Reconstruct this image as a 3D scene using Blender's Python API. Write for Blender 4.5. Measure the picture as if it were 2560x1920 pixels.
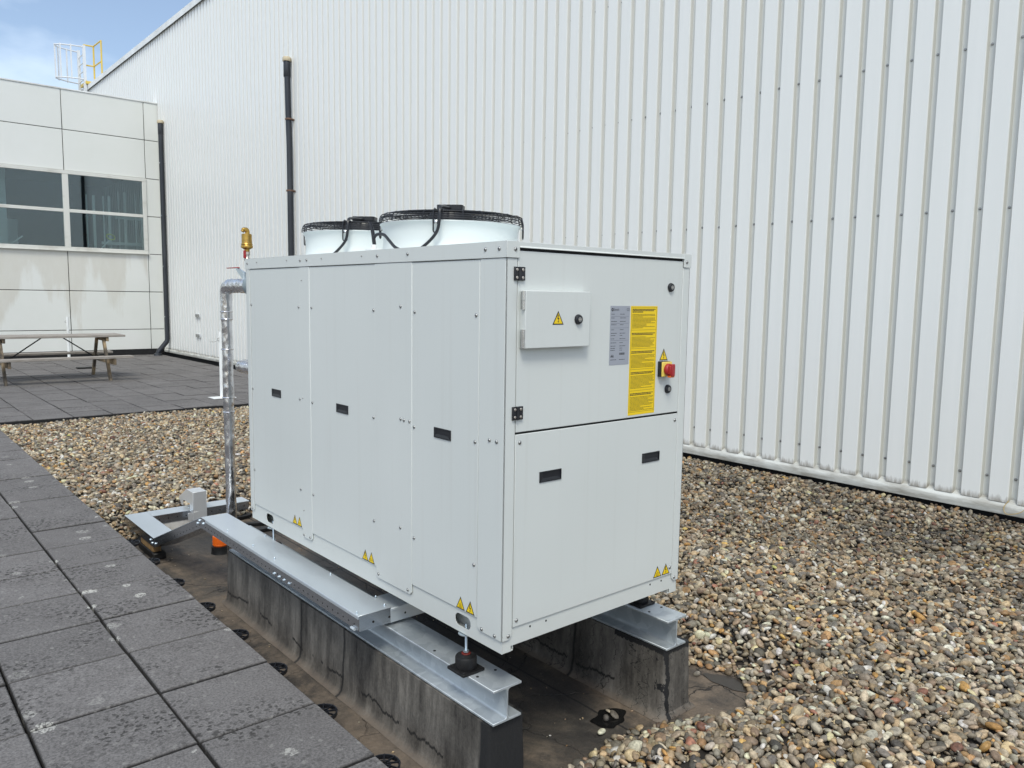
import bpy, bmesh, math, random
import numpy as np
from mathutils import Vector, Matrix
random.seed(7); RNG = np.random.default_rng(11)
for o in list(bpy.data.objects): bpy.data.objects.remove(o)
SC = bpy.context.scene; COL = SC.collection
R = math.radians
# ------------------------------------------------------------------ camera
CAM = Vector((-1.78778, -2.12272, 1.31101))
cd = bpy.data.cameras.new("camera"); co = bpy.data.objects.new("camera", cd); COL.objects.link(co)
yaw, pitch, roll = 0.70843812, 0.10929444, 0.01484759
fwd = Vector((math.sin(yaw)*math.cos(pitch), math.cos(yaw)*math.cos(pitch), -math.sin(pitch)))
rgt = Vector((math.cos(yaw), -math.sin(yaw), 0)); upv = rgt.cross(fwd)
r2 = math.cos(roll)*rgt + math.sin(roll)*upv; u2 = -math.sin(roll)*rgt + math.cos(roll)*upv
m = Matrix((r2, u2, -fwd)).transposed().to_4x4(); m.translation = CAM
co.matrix_world = m
cd.sensor_width = 36; cd.lens = 36*1964.77/2560; cd.clip_start = 0.05; cd.clip_end = 500
SC.camera = co
# ------------------------------------------------------------------ sky, sun, exposure
ldir = Vector((0.37, 0.43, -0.82)).normalized()          # the way the light travels
elev = math.asin(-ldir.z); azim = math.atan2(-ldir.x, -ldir.y)
W = bpy.data.worlds.new("World"); SC.world = W; W.use_nodes = True
nt = W.node_tree; N = nt.nodes; L = nt.links; N.clear()
wo = N.new("ShaderNodeOutputWorld"); bg = N.new("ShaderNodeBackground")
sky = N.new("ShaderNodeTexSky"); sky.sky_type = 'NISHITA'; sky.sun_disc = False
sky.sun_elevation = elev; sky.sun_rotation = azim; sky.air_density = 1.0; sky.dust_density = 1.5; sky.ozone_density = 1.0
tc = N.new("ShaderNodeTexCoord"); mp = N.new("ShaderNodeMapping"); mp.inputs['Scale'].default_value = (1.0, 1.0, 2.2)
mp.inputs['Location'].default_value = (0.35, 0.1, 0.2)
ns = N.new("ShaderNodeTexNoise"); ns.inputs['Scale'].default_value = 1.7; ns.inputs['Detail'].default_value = 7; ns.inputs['Roughness'].default_value = 0.55
cr = N.new("ShaderNodeValToRGB"); cr.color_ramp.elements[0].position = 0.42; cr.color_ramp.elements[1].position = 0.74
cr.color_ramp.elements[0].color = (0.05, 0.05, 0.05, 1); cr.color_ramp.elements[1].color = (0.85, 0.85, 0.85, 1)
mx = N.new("ShaderNodeMix"); mx.data_type = 'RGBA'
mx.inputs[7].default_value = (9.1, 9.9, 10.4, 1)
L.new(tc.outputs['Generated'], mp.inputs[0]); L.new(mp.outputs[0], ns.inputs['Vector']); L.new(ns.outputs[0], cr.inputs[0])
L.new(cr.outputs[0], mx.inputs[0]); L.new(sky.outputs[0], mx.inputs[6]); L.new(mx.outputs[2], bg.inputs[0])
bg.inputs[1].default_value = 0.125
L.new(bg.outputs[0], wo.inputs[0])
sl = bpy.data.lights.new("sun", 'SUN'); so = bpy.data.objects.new("sun", sl); COL.objects.link(so)
sl.energy = 1.45; sl.angle = R(18); sl.color = (0.99, 0.975, 0.86)
so.rotation_euler = ldir.to_track_quat('-Z', 'Y').to_euler(); so.location = (-4, -3, 14)
SC.view_settings.view_transform = 'Standard'; SC.view_settings.look = 'None'
SC.view_settings.exposure = 0.47; SC.view_settings.gamma = 1
# ------------------------------------------------------------------ material helpers
def newmat(name, col=(.5,.5,.5), rough=.5, metal=0., spec=None):
    m = bpy.data.materials.new(name); m.use_nodes = True
    b = m.node_tree.nodes['Principled BSDF']
    b.inputs['Base Color'].default_value = (*col, 1); b.inputs['Roughness'].default_value = rough; b.inputs['Metallic'].default_value = metal
    if spec is not None: b.inputs['Specular IOR Level'].default_value = spec
    return m
class G:
    """short hand for wiring a material's nodes"""
    def __init__(s, m): s.m = m; s.t = m.node_tree; s.b = s.t.nodes['Principled BSDF']; s._c = None
    def n(s, typ, **kw):
        x = s.t.nodes.new('ShaderNode'+typ)
        for k, v in kw.items():
            if hasattr(x, k) and k not in x.inputs: setattr(x, k, v)
            else: x.inputs[k].default_value = v
        return x
    def l(s, a, b): s.t.links.new(a, b)
    @property
    def co(s):
        if s._c is None: s._c = s.n('TexCoord').outputs['Object']
        return s._c
    def pos(s): return s.n('NewGeometry').outputs['Position']
    def mapped(s, scale, src=None, loc=(0,0,0)):
        mp = s.n('Mapping'); mp.inputs['Scale'].default_value = scale; mp.inputs['Location'].default_value = loc
        s.l(src or s.co, mp.inputs[0]); return mp.outputs[0]
    def noise(s, scale, detail=4, rough=.5, vec=None, dist=0.):
        x = s.n('TexNoise'); x.inputs['Scale'].default_value = scale; x.inputs['Detail'].default_value = detail
        x.inputs['Roughness'].default_value = rough; x.inputs['Distortion'].default_value = dist
        s.l(vec or s.co, x.inputs['Vector']); return x.outputs[0]
    def vor(s, scale, feature='F1', vec=None, out='Distance', rnd=1., dim='3D'):
        x = s.n('TexVoronoi'); x.voronoi_dimensions = dim; x.feature = feature; x.inputs['Scale'].default_value = scale; x.inputs['Randomness'].default_value = rnd
        s.l(vec or s.co, x.inputs['Vector']); return x.outputs[out]
    def ramp(s, fac, stops):
        x = s.n('ValToRGB'); e = x.color_ramp.elements
        while len(e) < len(stops): e.new(0.5)
        for i, (p, c) in enumerate(stops):
            e[i].position = p; e[i].color = (c, c, c, 1) if isinstance(c, (int, float)) else (*c, 1)
        s.l(fac, x.inputs[0]); return x.outputs[0]
    def mix(s, fac, a, b, mode='MIX'):
        x = s.n('Mix'); x.data_type = 'RGBA'; x.blend_type = mode
        for v, i in ((fac, 0), (a, 6), (b, 7)):
            if isinstance(v, (int, float)): x.inputs[i].default_value = v if i == 0 else (v, v, v, 1)
            elif isinstance(v, tuple): x.inputs[i].default_value = (*v, 1)
            else: s.l(v, x.inputs[i])
        return x.outputs[2]
    def math(s, op, a, b=0., c=None):
        x = s.n('Math'); x.operation = op
        for i, v in enumerate((a, b, c)):
            if v is None: continue
            if isinstance(v, (int, float)): x.inputs[i].default_value = v
            else: s.l(v, x.inputs[i])
        return x.outputs[0]
    def xyz(s, src=None):
        x = s.n('SeparateXYZ'); s.l(src or s.co, x.inputs[0]); return x.outputs
    def comb(s, a, b, c):
        x = s.n('CombineXYZ')
        for i, v in enumerate((a, b, c)):
            if isinstance(v, (int, float)): x.inputs[i].default_value = v
            else: s.l(v, x.inputs[i])
        return x.outputs[0]
    def bump(s, h, strength=.3, dist=.01):
        x = s.n('Bump'); x.inputs['Strength'].default_value = strength; x.inputs['Distance'].default_value = dist
        s.l(h, x.inputs['Height']); s.l(x.outputs[0], s.b.inputs['Normal'])
    def base(s, c): s.l(c, s.b.inputs['Base Color'])
    def rough(s, c): s.l(c, s.b.inputs['Roughness'])
def attr(g, name):
    x = g.n('Attribute'); x.attribute_name = name; return x
# ------------------------------------------------------------------ materials
def m_paint():
    m = newmat("chiller_paint", rough=.42); g = G(m)
    n1 = g.noise(1.1, 3, .5, g.mapped((1, 1, .6))); g.base(g.ramp(n1, [(.3, (.590,.620,.615)), (.7, (.620,.650,.642))]))
    z_ = g.xyz(g.pos())[2]; lo_ = g.n('MapRange'); lo_.inputs['From Min'].default_value = .16; lo_.inputs['From Max'].default_value = .0; g.l(z_, lo_.inputs['Value'])
    st_ = g.ramp(g.noise(1.4, 6, .6, g.mapped((22, 22, .5), g.pos())), [(.55, 0), (.75, 1)]); du = g.math('MAXIMUM', g.math('MULTIPLY', st_, .10), g.math('MULTIPLY', lo_.outputs[0], g.math('MULTIPLY', g.noise(9, 6, .7), .30)))
    g.base(g.mix(du, g.ramp(n1, [(.3, (.610,.637,.620)), (.7, (.645,.670,.652))]), (.42,.40,.35)))
    g.rough(g.ramp(g.noise(3, 4), [(.3, .36), (.7, .48)])); g.bump(g.math('ADD', g.math('MULTIPLY', g.noise(420, 2), .05), g.noise(2.2, 2, .4)), .12, .004); return m
def m_shroud():
    m = newmat("shroud_paint", (.72,.77,.76), .38); return m
def m_galv(name="galvanised_steel", dull=.0, lo=(.34,.38,.41), hi=(.56,.60,.625)):
    m = newmat(name, metal=.5, rough=.42); g = G(m)
    v = g.vor(24, 'F1', out='Color'); sp = g.n('SeparateColor'); g.l(v, sp.inputs[0])
    a = g.noise(5, 6, .65, g.mapped((1, .35, 1))); f = g.math('ADD', g.math('MULTIPLY', sp.outputs[0], .22), g.math('MULTIPLY', a, .85))
    g.base(g.ramp(f, [(.3, lo), (.72, hi)])); g.rough(g.ramp(a, [(.3, .34), (.75, .58)])); return m
def m_tray():
    m = newmat("zinc_tray", metal=.5, rough=.34); g = G(m)
    a = g.noise(1.6, 4, .5, g.mapped((3, 1, 3))); b = g.noise(130, 3, .6)
    g.base(g.mix(g.math('MULTIPLY', b, .25), g.ramp(a, [(.3, (.56,.61,.65)), (.7, (.64,.685,.715))]), (.46,.50,.53))); g.rough(g.ramp(a, [(.35, .30), (.7, .42)])); return m
def m_wood():
    m = newmat("weathered_wood", rough=.85); g = G(m)
    v = g.mapped((2.2, 26, 26)); a = g.noise(1.6, 8, .65, v, .4)
    g.base(g.ramp(a, [(.25, (.14,.12,.10)), (.5, (.31,.28,.25)), (.75, (.42,.39,.36))])); g.bump(a, .5, .004); return m
def m_woodleg():
    m = newmat("stained_wood_leg", rough=.85); g = G(m)
    a = g.noise(2.2, 7, .6, g.mapped((14, 14, 2.5)), .3); b = g.noise(2.6, 3)
    c = g.ramp(a, [(.3, (.05,.04,.032)), (.7, (.12,.10,.075))]); d = g.ramp(a, [(.3, (.24,.17,.10)), (.7, (.38,.29,.18))])
    g.base(g.mix(g.ramp(b, [(.45, 0), (.58, 1)]), c, d)); g.bump(a, .4, .003); return m
def m_clad():
    m = newmat("white_cladding", rough=.36); g = G(m); s = g.xyz()
    v = g.mapped((1, 8, .22)); a = g.noise(1.3, 6, .6, v)
    dirt = g.noise(3.1, 8, .7, g.mapped((1, 9, 1.6)))
    zb = g.math('ADD', s[2], g.math('MULTIPLY', g.math('SUBTRACT', dirt, .5), .16))
    low = g.ramp(zb, [(0, 1), (1, 0)]); 
    mr = g.n('MapRange'); mr.inputs['From Min'].default_value = -.288; mr.inputs['From Max'].default_value = -.235
    mr.inputs['To Min'].default_value = 1; mr.inputs['To Max'].default_value = 0; g.l(zb, mr.inputs['Value'])
    vis = g.ramp(a, [(.3, (.80,.815,.80)), (.7, (.83,.842,.828))])
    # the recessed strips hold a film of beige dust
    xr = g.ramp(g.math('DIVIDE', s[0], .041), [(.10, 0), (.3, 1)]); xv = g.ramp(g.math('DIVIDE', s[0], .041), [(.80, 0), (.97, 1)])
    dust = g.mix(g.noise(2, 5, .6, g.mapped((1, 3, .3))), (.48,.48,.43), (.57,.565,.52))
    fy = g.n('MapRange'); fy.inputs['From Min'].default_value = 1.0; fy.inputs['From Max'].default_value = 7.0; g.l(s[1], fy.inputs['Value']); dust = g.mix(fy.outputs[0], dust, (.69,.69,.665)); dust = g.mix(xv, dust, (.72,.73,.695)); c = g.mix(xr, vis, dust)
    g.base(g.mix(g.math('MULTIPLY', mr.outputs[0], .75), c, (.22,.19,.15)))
    w = g.n('TexWave'); w.bands_direction = 'Y'; w.inputs['Scale'].default_value = 14; g.l(g.co, w.inputs['Vector'])
    g.bump(w.outputs[0], .05, .001); return m
def m_panel():
    m = newmat("facade_panel", rough=.4); g = G(m); s = g.xyz()
    # run-off stains under the window sill: long vertical streaks with a ragged lower end
    st = g.noise(1.15, 5, .6, g.comb(s[0], 3.0, g.math('MULTIPLY', s[2], .16)), .15)
    ed = g.noise(6, 6, .6, g.comb(s[0], 1.0, g.math('MULTIPLY', s[2], .35)))
    zz = g.math('ADD', s[2], g.math('MULTIPLY', g.math('SUBTRACT', st, .5), 7.5))
    zz = g.math('ADD', zz, g.math('MULTIPLY', g.math('SUBTRACT', ed, .5), .7))
    up = g.n('MapRange'); up.inputs['From Min'].default_value = .9; up.inputs['From Max'].default_value = 1.5; g.l(zz, up.inputs['Value'])
    ab = g.n('MapRange'); ab.inputs['From Min'].default_value = 2.40; ab.inputs['From Max'].default_value = 2.37; g.l(s[2], ab.inputs['Value'])
    f = g.math('MULTIPLY', up.outputs[0], ab.outputs[0])
    n = g.noise(.8, 4, .6)
    c = g.ramp(n, [(.3, (.72,.735,.70)), (.7, (.76,.77,.745))])
    f = g.math('MULTIPLY', f, g.math('LESS_THAN', s[0], 4.93)); g.base(g.mix(g.math('MULTIPLY', f, g.math('ADD', .25, g.math('MULTIPLY', ed, .35))), c, (.53,.49,.41))); return m
def m_paver():
    m = newmat("concrete_paver", rough=.86); g = G(m); P = g.co
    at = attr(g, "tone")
    a = g.noise(95, 6, .75); b = g.noise(2.3, 5, .6); c = g.noise(6, 6, .65)
    base = g.ramp(a, [(.32, (.064,.061,.060)), (.68, (.25,.238,.232))])
    base = g.mix(g.ramp(c, [(.35, .0), (.75, .35)]), base, (.072,.064,.062))
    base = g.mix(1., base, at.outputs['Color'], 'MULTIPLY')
    wob = g.n('VectorMath'); wob.operation = 'ADD'; nn = g.n('TexNoise'); nn.inputs['Scale'].default_value = 55; nn.inputs['Detail'].default_value = 4; g.l(P, nn.inputs['Vector'])
    sc = g.n('VectorMath'); sc.operation = 'SCALE'; sc.inputs['Scale'].default_value = .045; g.l(nn.outputs['Color'], sc.inputs[0])
    g.l(P, wob.inputs[0]); g.l(sc.outputs[0], wob.inputs[1]); wv = wob.outputs[0]
    # dark algae dots in clusters
    v1 = g.vor(30, vec=wv, dim='2D'); msk = g.ramp(g.noise(2.7, 5, .6, g.mapped((1,1,1), None, (5,2,0))), [(.45, 0), (.62, 1)])
    d = g.math('MULTIPLY', g.ramp(v1, [(.20, 1), (.34, 0)]), msk)
    base = g.mix(g.math('MULTIPLY', d, .85), base, (.022,.020,.018))
    # pale lichen blotches, a few to a slab
    v2 = g.n('TexVoronoi'); v2.voronoi_dimensions = '2D'; v2.inputs['Scale'].default_value = 4.1; g.l(wv, v2.inputs['Vector'])
    s2 = g.n('SeparateColor'); g.l(v2.outputs['Color'], s2.inputs[0])
    rad = g.ramp(s2.outputs[0], [(.62, 0), (.66, .06), (1., .19)])
    l1 = g.math('LESS_THAN', v2.outputs['Distance'], rad)
    br = g.ramp(g.noise(60, 5, .75), [(.46, .05), (.53, 1)])
    l1 = g.math('MULTIPLY', l1, g.math('LESS_THAN', g.xyz()[1], 10.2)); l1 = g.math('MULTIPLY', g.math('MULTIPLY', l1, br), g.ramp(s2.outputs[1], [(.2, .25), (.9, .9)]))
    base = g.mix(l1, base, (.50,.49,.45))
    v3 = g.vor(9, vec=wv, dim='2D'); l3 = g.math('MULTIPLY', g.ramp(v3, [(.05, 1), (.09, 0)]), .4)
    base = g.mix(l3, base, (.30,.29,.27)); g.base(base)
    g.bump(a, .7, .002); return m
def m_membrane():
    m = newmat("roof_membrane", rough=.72); g = G(m); P = g.co
    a = g.noise(1.3, 9, .68, g.mapped((1, .55, 1)), .5); b = g.noise(6, 8, .7, None, .3)
    c = g.ramp(a, [(.38, (.022,.021,.021)), (.49, (.075,.064,.052)), (.60, (.19,.145,.105))])
    c = g.mix(g.ramp(b, [(.38, .75), (.6, 0)]), c, (.035,.031,.028)); c = g.mix(1., c, g.mix(g.noise(70, 5, .75), .55, 1.45), 'MULTIPLY')
    nn = g.n('TexNoise'); nn.inputs['Scale'].default_value = 7; nn.inputs['Detail'].default_value = 6; g.l(P, nn.inputs['Vector'])
    sc = g.n('VectorMath'); sc.operation = 'SCALE'; sc.inputs['Scale'].default_value = .16; g.l(nn.outputs['Color'], sc.inputs[0])
    wb = g.n('VectorMath'); wb.operation = 'ADD'; g.l(P, wb.inputs[0]); g.l(sc.outputs[0], wb.inputs[1])
    v = g.vor(1.5, 'DISTANCE_TO_EDGE', wb.outputs[0]); ck = g.ramp(v, [(.002, 1), (.007, 0)])
    ckm = g.ramp(g.noise(2.3, 3), [(.48, 0), (.54, 1)])
    c = g.mix(g.math('MULTIPLY', ck, g.math('MULTIPLY', ckm, .9)), c, (.008,.008,.008))
    # lap seam of the roofing sheets every metre
    s = g.xyz(); ed = g.math('ADD', g.math('ABSOLUTE', g.math('ADD', s[0], .13)), g.math('MULTIPLY', g.math('SUBTRACT', g.noise(5, 8, .7), .5), .22)); silt = g.math('MULTIPLY', g.ramp(ed, [(.05, 1), (.14, 0)]), g.math('LESS_THAN', s[1], 2.75)); c = g.mix(g.math('MULTIPLY', silt, g.ramp(g.noise(8, 8, .75), [(.42, .15), (.6, .85)])), c, g.mix(g.noise(30, 6, .75), (.07,.055,.042), (.26,.205,.155)))
    sx = g.math('ABSOLUTE', g.math('ADD', g.math('SUBTRACT', s[0], .825), g.math('MULTIPLY', g.math('SUBTRACT', b, .5), .012)))
    sm = g.math('LESS_THAN', sx, .006); c = g.mix(g.math('MULTIPLY', sm, .85), c, (.01,.01,.01))
    g.base(c); g.bump(g.math('ADD', g.math('ADD', g.math('MULTIPLY', b, .9), g.math('MULTIPLY', g.noise(45, 6, .7), .35)), g.math('MULTIPLY', ck, -.6)), .9, .012)
    g.rough(g.ramp(a, [(.3, .5), (.6, .85)])); return m
def m_curb(seams, endblack):
    m = newmat("bitumen_upstand", rough=.72); g = G(m); s = g.xyz(g.pos())
    a = g.noise(1.7, 8, .7, g.mapped((2, 3.2, 1.1))); b = g.noise(30, 6, .7, g.mapped((1, 1, .10))); b2 = g.noise(75, 5, .7)
    f = g.math('ADD', g.math('ADD', g.math('MULTIPLY', a, .62), g.math('MULTIPLY', b, .26)), g.math('MULTIPLY', b2, .14))
    c = g.ramp(f, [(.38, (.022,.020,.019)), (.50, (.095,.086,.075)), (.64, (.215,.195,.17))])
    jag = g.noise(34, 8, .82, g.comb(s[0], s[1], 0)); slow = g.noise(2.4, 3, .5, g.comb(s[0], s[1], 0))
    # brown silt where the sheet turns onto the roof
    zt = g.n('MapRange'); zt.inputs['From Min'].default_value = -.600; zt.inputs['From Max'].default_value = -.632; g.l(g.math('ADD', s[2], g.math('MULTIPLY', g.math('SUBTRACT', jag, .5), .06)), zt.inputs['Value'])
    c = g.mix(g.math('MULTIPLY', zt.outputs[0], .8), c, (.16,.125,.095))
    # ragged bead of bitumen along the lap
    zl = g.math('SUBTRACT', g.math('ADD', g.math('ADD', s[2], .548), g.math('MULTIPLY', g.math('SUBTRACT', slow, .5), .13)), g.math('MULTIPLY', g.math('SUBTRACT', jag, .5), .085))
    band = g.math('MULTIPLY', g.math('LESS_THAN', g.math('ABSOLUTE', zl), .0065), g.math('GREATER_THAN', g.noise(3, 2, .5, g.comb(s[1], 1, 2)), .50))
    c = g.mix(g.math('MULTIPLY', band, .9), c, (.010,.010,.010))
    for y in seams:
        d = g.math('ABSOLUTE', g.math('SUBTRACT', g.math('ADD', s[1], g.math('MULTIPLY', g.math('SUBTRACT', g.noise(4, 6, .7, g.comb(0, 0, s[2])), .5), .05)), y))
        ln = g.ramp(d, [(.004, 1), (.013, 0)]) ; c = g.mix(g.math('MULTIPLY', ln, .9), c, (.009,.009,.009))
    if endblack:
        e = g.n('MapRange'); e.inputs['From Min'].default_value = .115; e.inputs['From Max'].default_value = .095; g.l(g.math('ADD', s[1], g.math('MULTIPLY', g.math('SUBTRACT', jag, .5), .05)), e.inputs['Value'])
        c = g.mix(e.outputs[0], c, (.013,.013,.014))
    else:
        xx = g.math('ADD', s[0], g.math('MULTIPLY', g.math('SUBTRACT', g.noise(9, 7, .7), .5), .10))
        e = g.math('LESS_THAN', g.math('ABSOLUTE', g.math('SUBTRACT', xx, 1.035)), .014)
        e = g.math('MULTIPLY', e, g.math('LESS_THAN', s[1], .09))
        t = g.math('GREATER_THAN', g.math('ADD', s[2], g.math('MULTIPLY', g.math('SUBTRACT', jag, .5), .06)), -.322)
        wn = g.n('TexNoise'); wn.inputs['Scale'].default_value = 14; wn.inputs['Detail'].default_value = 6; ws = g.n('VectorMath'); ws.operation = 'SCALE'; ws.inputs['Scale'].default_value = .10; g.l(wn.outputs['Color'], ws.inputs[0]); wa = g.n('VectorMath'); wa.operation = 'ADD'; g.l(g.pos(), wa.inputs[0]); g.l(ws.outputs[0], wa.inputs[1])
        v = g.vor(6, 'DISTANCE_TO_EDGE', g.mapped((1.4, 1.6, .25), wa.outputs[0])); ck = g.math('MULTIPLY', g.ramp(v, [(.004, 1), (.016, 0)]), g.ramp(g.noise(5, 3), [(.38, 0), (.44, 1)]))
        c = g.mix(ck, c, (.012,.012,.012)); c = g.mix(g.math('MAXIMUM', e, g.math('MULTIPLY', t, g.math('LESS_THAN', s[1], .35))), c, (.012,.012,.013))
    g.base(c); g.bump(g.math('ADD', f, g.math('MULTIPLY', g.noise(60, 5, .7, g.mapped((1,1,.5), g.pos())), .5)), .8, .006); g.rough(g.ramp(f, [(.35, .5), (.6, .85)])); return m
def m_pebble():
    m = newmat("river_pebble", rough=.62); g = G(m); at = attr(g, "tone")
    a = g.noise(60, 4, .65); v = g.mix(g.ramp(a, [(.35, .0), (.65, 1)]), .62, 1.30)
    g.base(g.mix(1., at.outputs['Color'], v, 'MULTIPLY')); g.rough(g.ramp(g.noise(14, 2), [(.3, .5), (.7, .75)])); return m
def m_foil():
    m = newmat("aluminium_foil_wrap", (.62,.62,.64), .2, 1.0); g = G(m)
    n = g.noise(28, 5, .6, g.mapped((1, 1, .35)), 1.2); w = g.vor(30, vec=g.mapped((1, 1, .45)))
    g.bump(g.math('ADD', n, g.math('MULTIPLY', w, .6)), .5, .006); g.rough(g.ramp(n, [(.35, .14), (.7, .30)]))
    g.base(g.ramp(g.noise(7, 3), [(.35, (.60,.59,.60)), (.65, (.80,.80,.82))])); return m
def m_glass():
    m = bpy.data.materials.new("window_glass"); m.use_nodes = True; t = m.node_tree; t.nodes.clear()
    o = t.nodes.new('ShaderNodeOutputMaterial'); mx = t.nodes.new('ShaderNodeMixShader'); tr = t.nodes.new('ShaderNodeBsdfTransparent'); gl = t.nodes.new('ShaderNodeBsdfGlossy')
    tr.inputs[0].default_value = (.72,.80,.80,1); gl.inputs['Roughness'].default_value = .015; gl.inputs['Color'].default_value = (.85,.95,1,1)
    lw = t.nodes.new('ShaderNodeLayerWeight'); lw.inputs[0].default_value = .35
    mr = t.nodes.new('ShaderNodeMapRange'); mr.inputs['To Min'].default_value = .095; mr.inputs['To Max'].default_value = .7
    t.links.new(lw.outputs['Fresnel'], mr.inputs['Value']); t.links.new(mr.outputs[0], mx.inputs[0]); t.links.new(tr.outputs[0], mx.inputs[1]); t.links.new(gl.outputs[0], mx.inputs[2]); t.links.new(mx.outputs[0], o.inputs[0]); return m
M = dict(
    paint=m_paint(), shroud=m_shroud(), galv=m_galv(), tray=m_tray(), wood=m_wood(), woodleg=m_woodleg(),
    clad=m_clad(), panel=m_panel(), paver=m_paver(), membrane=m_membrane(), pebble=m_pebble(), foil=m_foil(), glass=m_glass(),
    curb=m_curb((1.17, 1.63), True), curb2=m_curb((.62,), False),
    black=newmat("black_plastic", (.014,.015,.019), .38), rubber=newmat("black_rubber", (.009,.009,.010), .5, 0., .3), gap=newmat("dark_gap", (.012,.012,.013), .9),
    steel=newmat("bright_steel", (.62,.62,.62), .25, 1.), screwhead=newmat('screw_head', (.42,.42,.41), .38, .85), tray_side=newmat('zinc_tray_side', (.50,.52,.55), .24, 1.), zinc=newmat("zinc_bolt", (.60,.68,.74), .3, .9), bolt=newmat("dull_bolt", (.36,.36,.35), .4, .8),
    yellow=newmat("label_yellow", (.86,.60,.008), .45), ink=newmat("label_ink", (.02,.02,.02), .5), softink=newmat("label_print", (.26,.19,.012), .5),
    grey=newmat("label_grey", (.33,.35,.40), .4), paleyellow=newmat("switch_yellow", (.85,.66,.14), .4), red=newmat("red_plastic", (.36,.02,.025), .32),
    brass=newmat("brass", (.50,.31,.075), .36, .9), nickel=newmat("nickel", (.55,.50,.45), .3, .9), orange=newmat("orange_tape", (.75,.13,.01), .4),
    trim=newmat("white_trim", (.84,.85,.84), .35), frame=newmat("window_frame_white", (.68,.68,.64), .4), white=newmat("white_post", (.80,.82,.82), .4),
    safety=newmat("safety_yellow", (.72,.52,.10), .45), cage=newmat("cage_white", (.72,.74,.76), .45), pvc=newmat("anthracite_pvc", (.018,.021,.028), .34),
    beige=newmat("beige_cap", (.55,.47,.33), .6), rust=newmat("rusty_clamp", (.15,.085,.055), .7), bluegrey=newmat("grey_coupling", (.22,.28,.31), .4),
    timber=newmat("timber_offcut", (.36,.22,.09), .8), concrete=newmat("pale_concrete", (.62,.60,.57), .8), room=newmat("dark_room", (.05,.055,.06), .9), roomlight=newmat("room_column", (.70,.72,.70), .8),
    sill=newmat("flashing_white", (.62,.63,.60), .45), redwood=newmat("red_ring", (.16,.02,.015), .5), lime=newmat("lime_cord", (.8,.85,.1), .5), alu=newmat("mill_aluminium", (.72,.73,.74), .34, .6))
def dirty(m, c2, sc, lo, hi, streak=(1,1,1)):
    g = G(m); c = tuple(g.b.inputs['Base Color'].default_value)[:3]
    g.base(g.mix(g.ramp(g.noise(sc, 6, .65, g.mapped(streak)), [(lo, 0), (hi, 1)]), c, c2))
dirty(M['sill'], (.28,.26,.22), 2.6, .40, .72, (1, 1.2, 7)); dirty(M['trim'], (.55,.55,.52), 1.5, .4, .8); dirty(M['frame'], (.42,.40,.35), 1.4, .5, .8, (1,1,2))
dirty(M['pvc'], (.05,.055,.06), 3, .5, .75, (1,1,.2)); dirty(M['timber'], (.18,.11,.05), 20, .4, .65, (.3,1,1)); dirty(M['concrete'], (.22,.20,.18), 8, .4, .7)
dirty(M['white'], (.58,.58,.55), 6, .5, .8, (1,1,.3)); dirty(M['bluegrey'], (.33,.38,.40), 8, .4, .7); dirty(M['rubber'], (.022,.021,.020), 20, .45, .7); dirty(M['brass'], (.28,.17,.05), 30, .45, .7)
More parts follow.
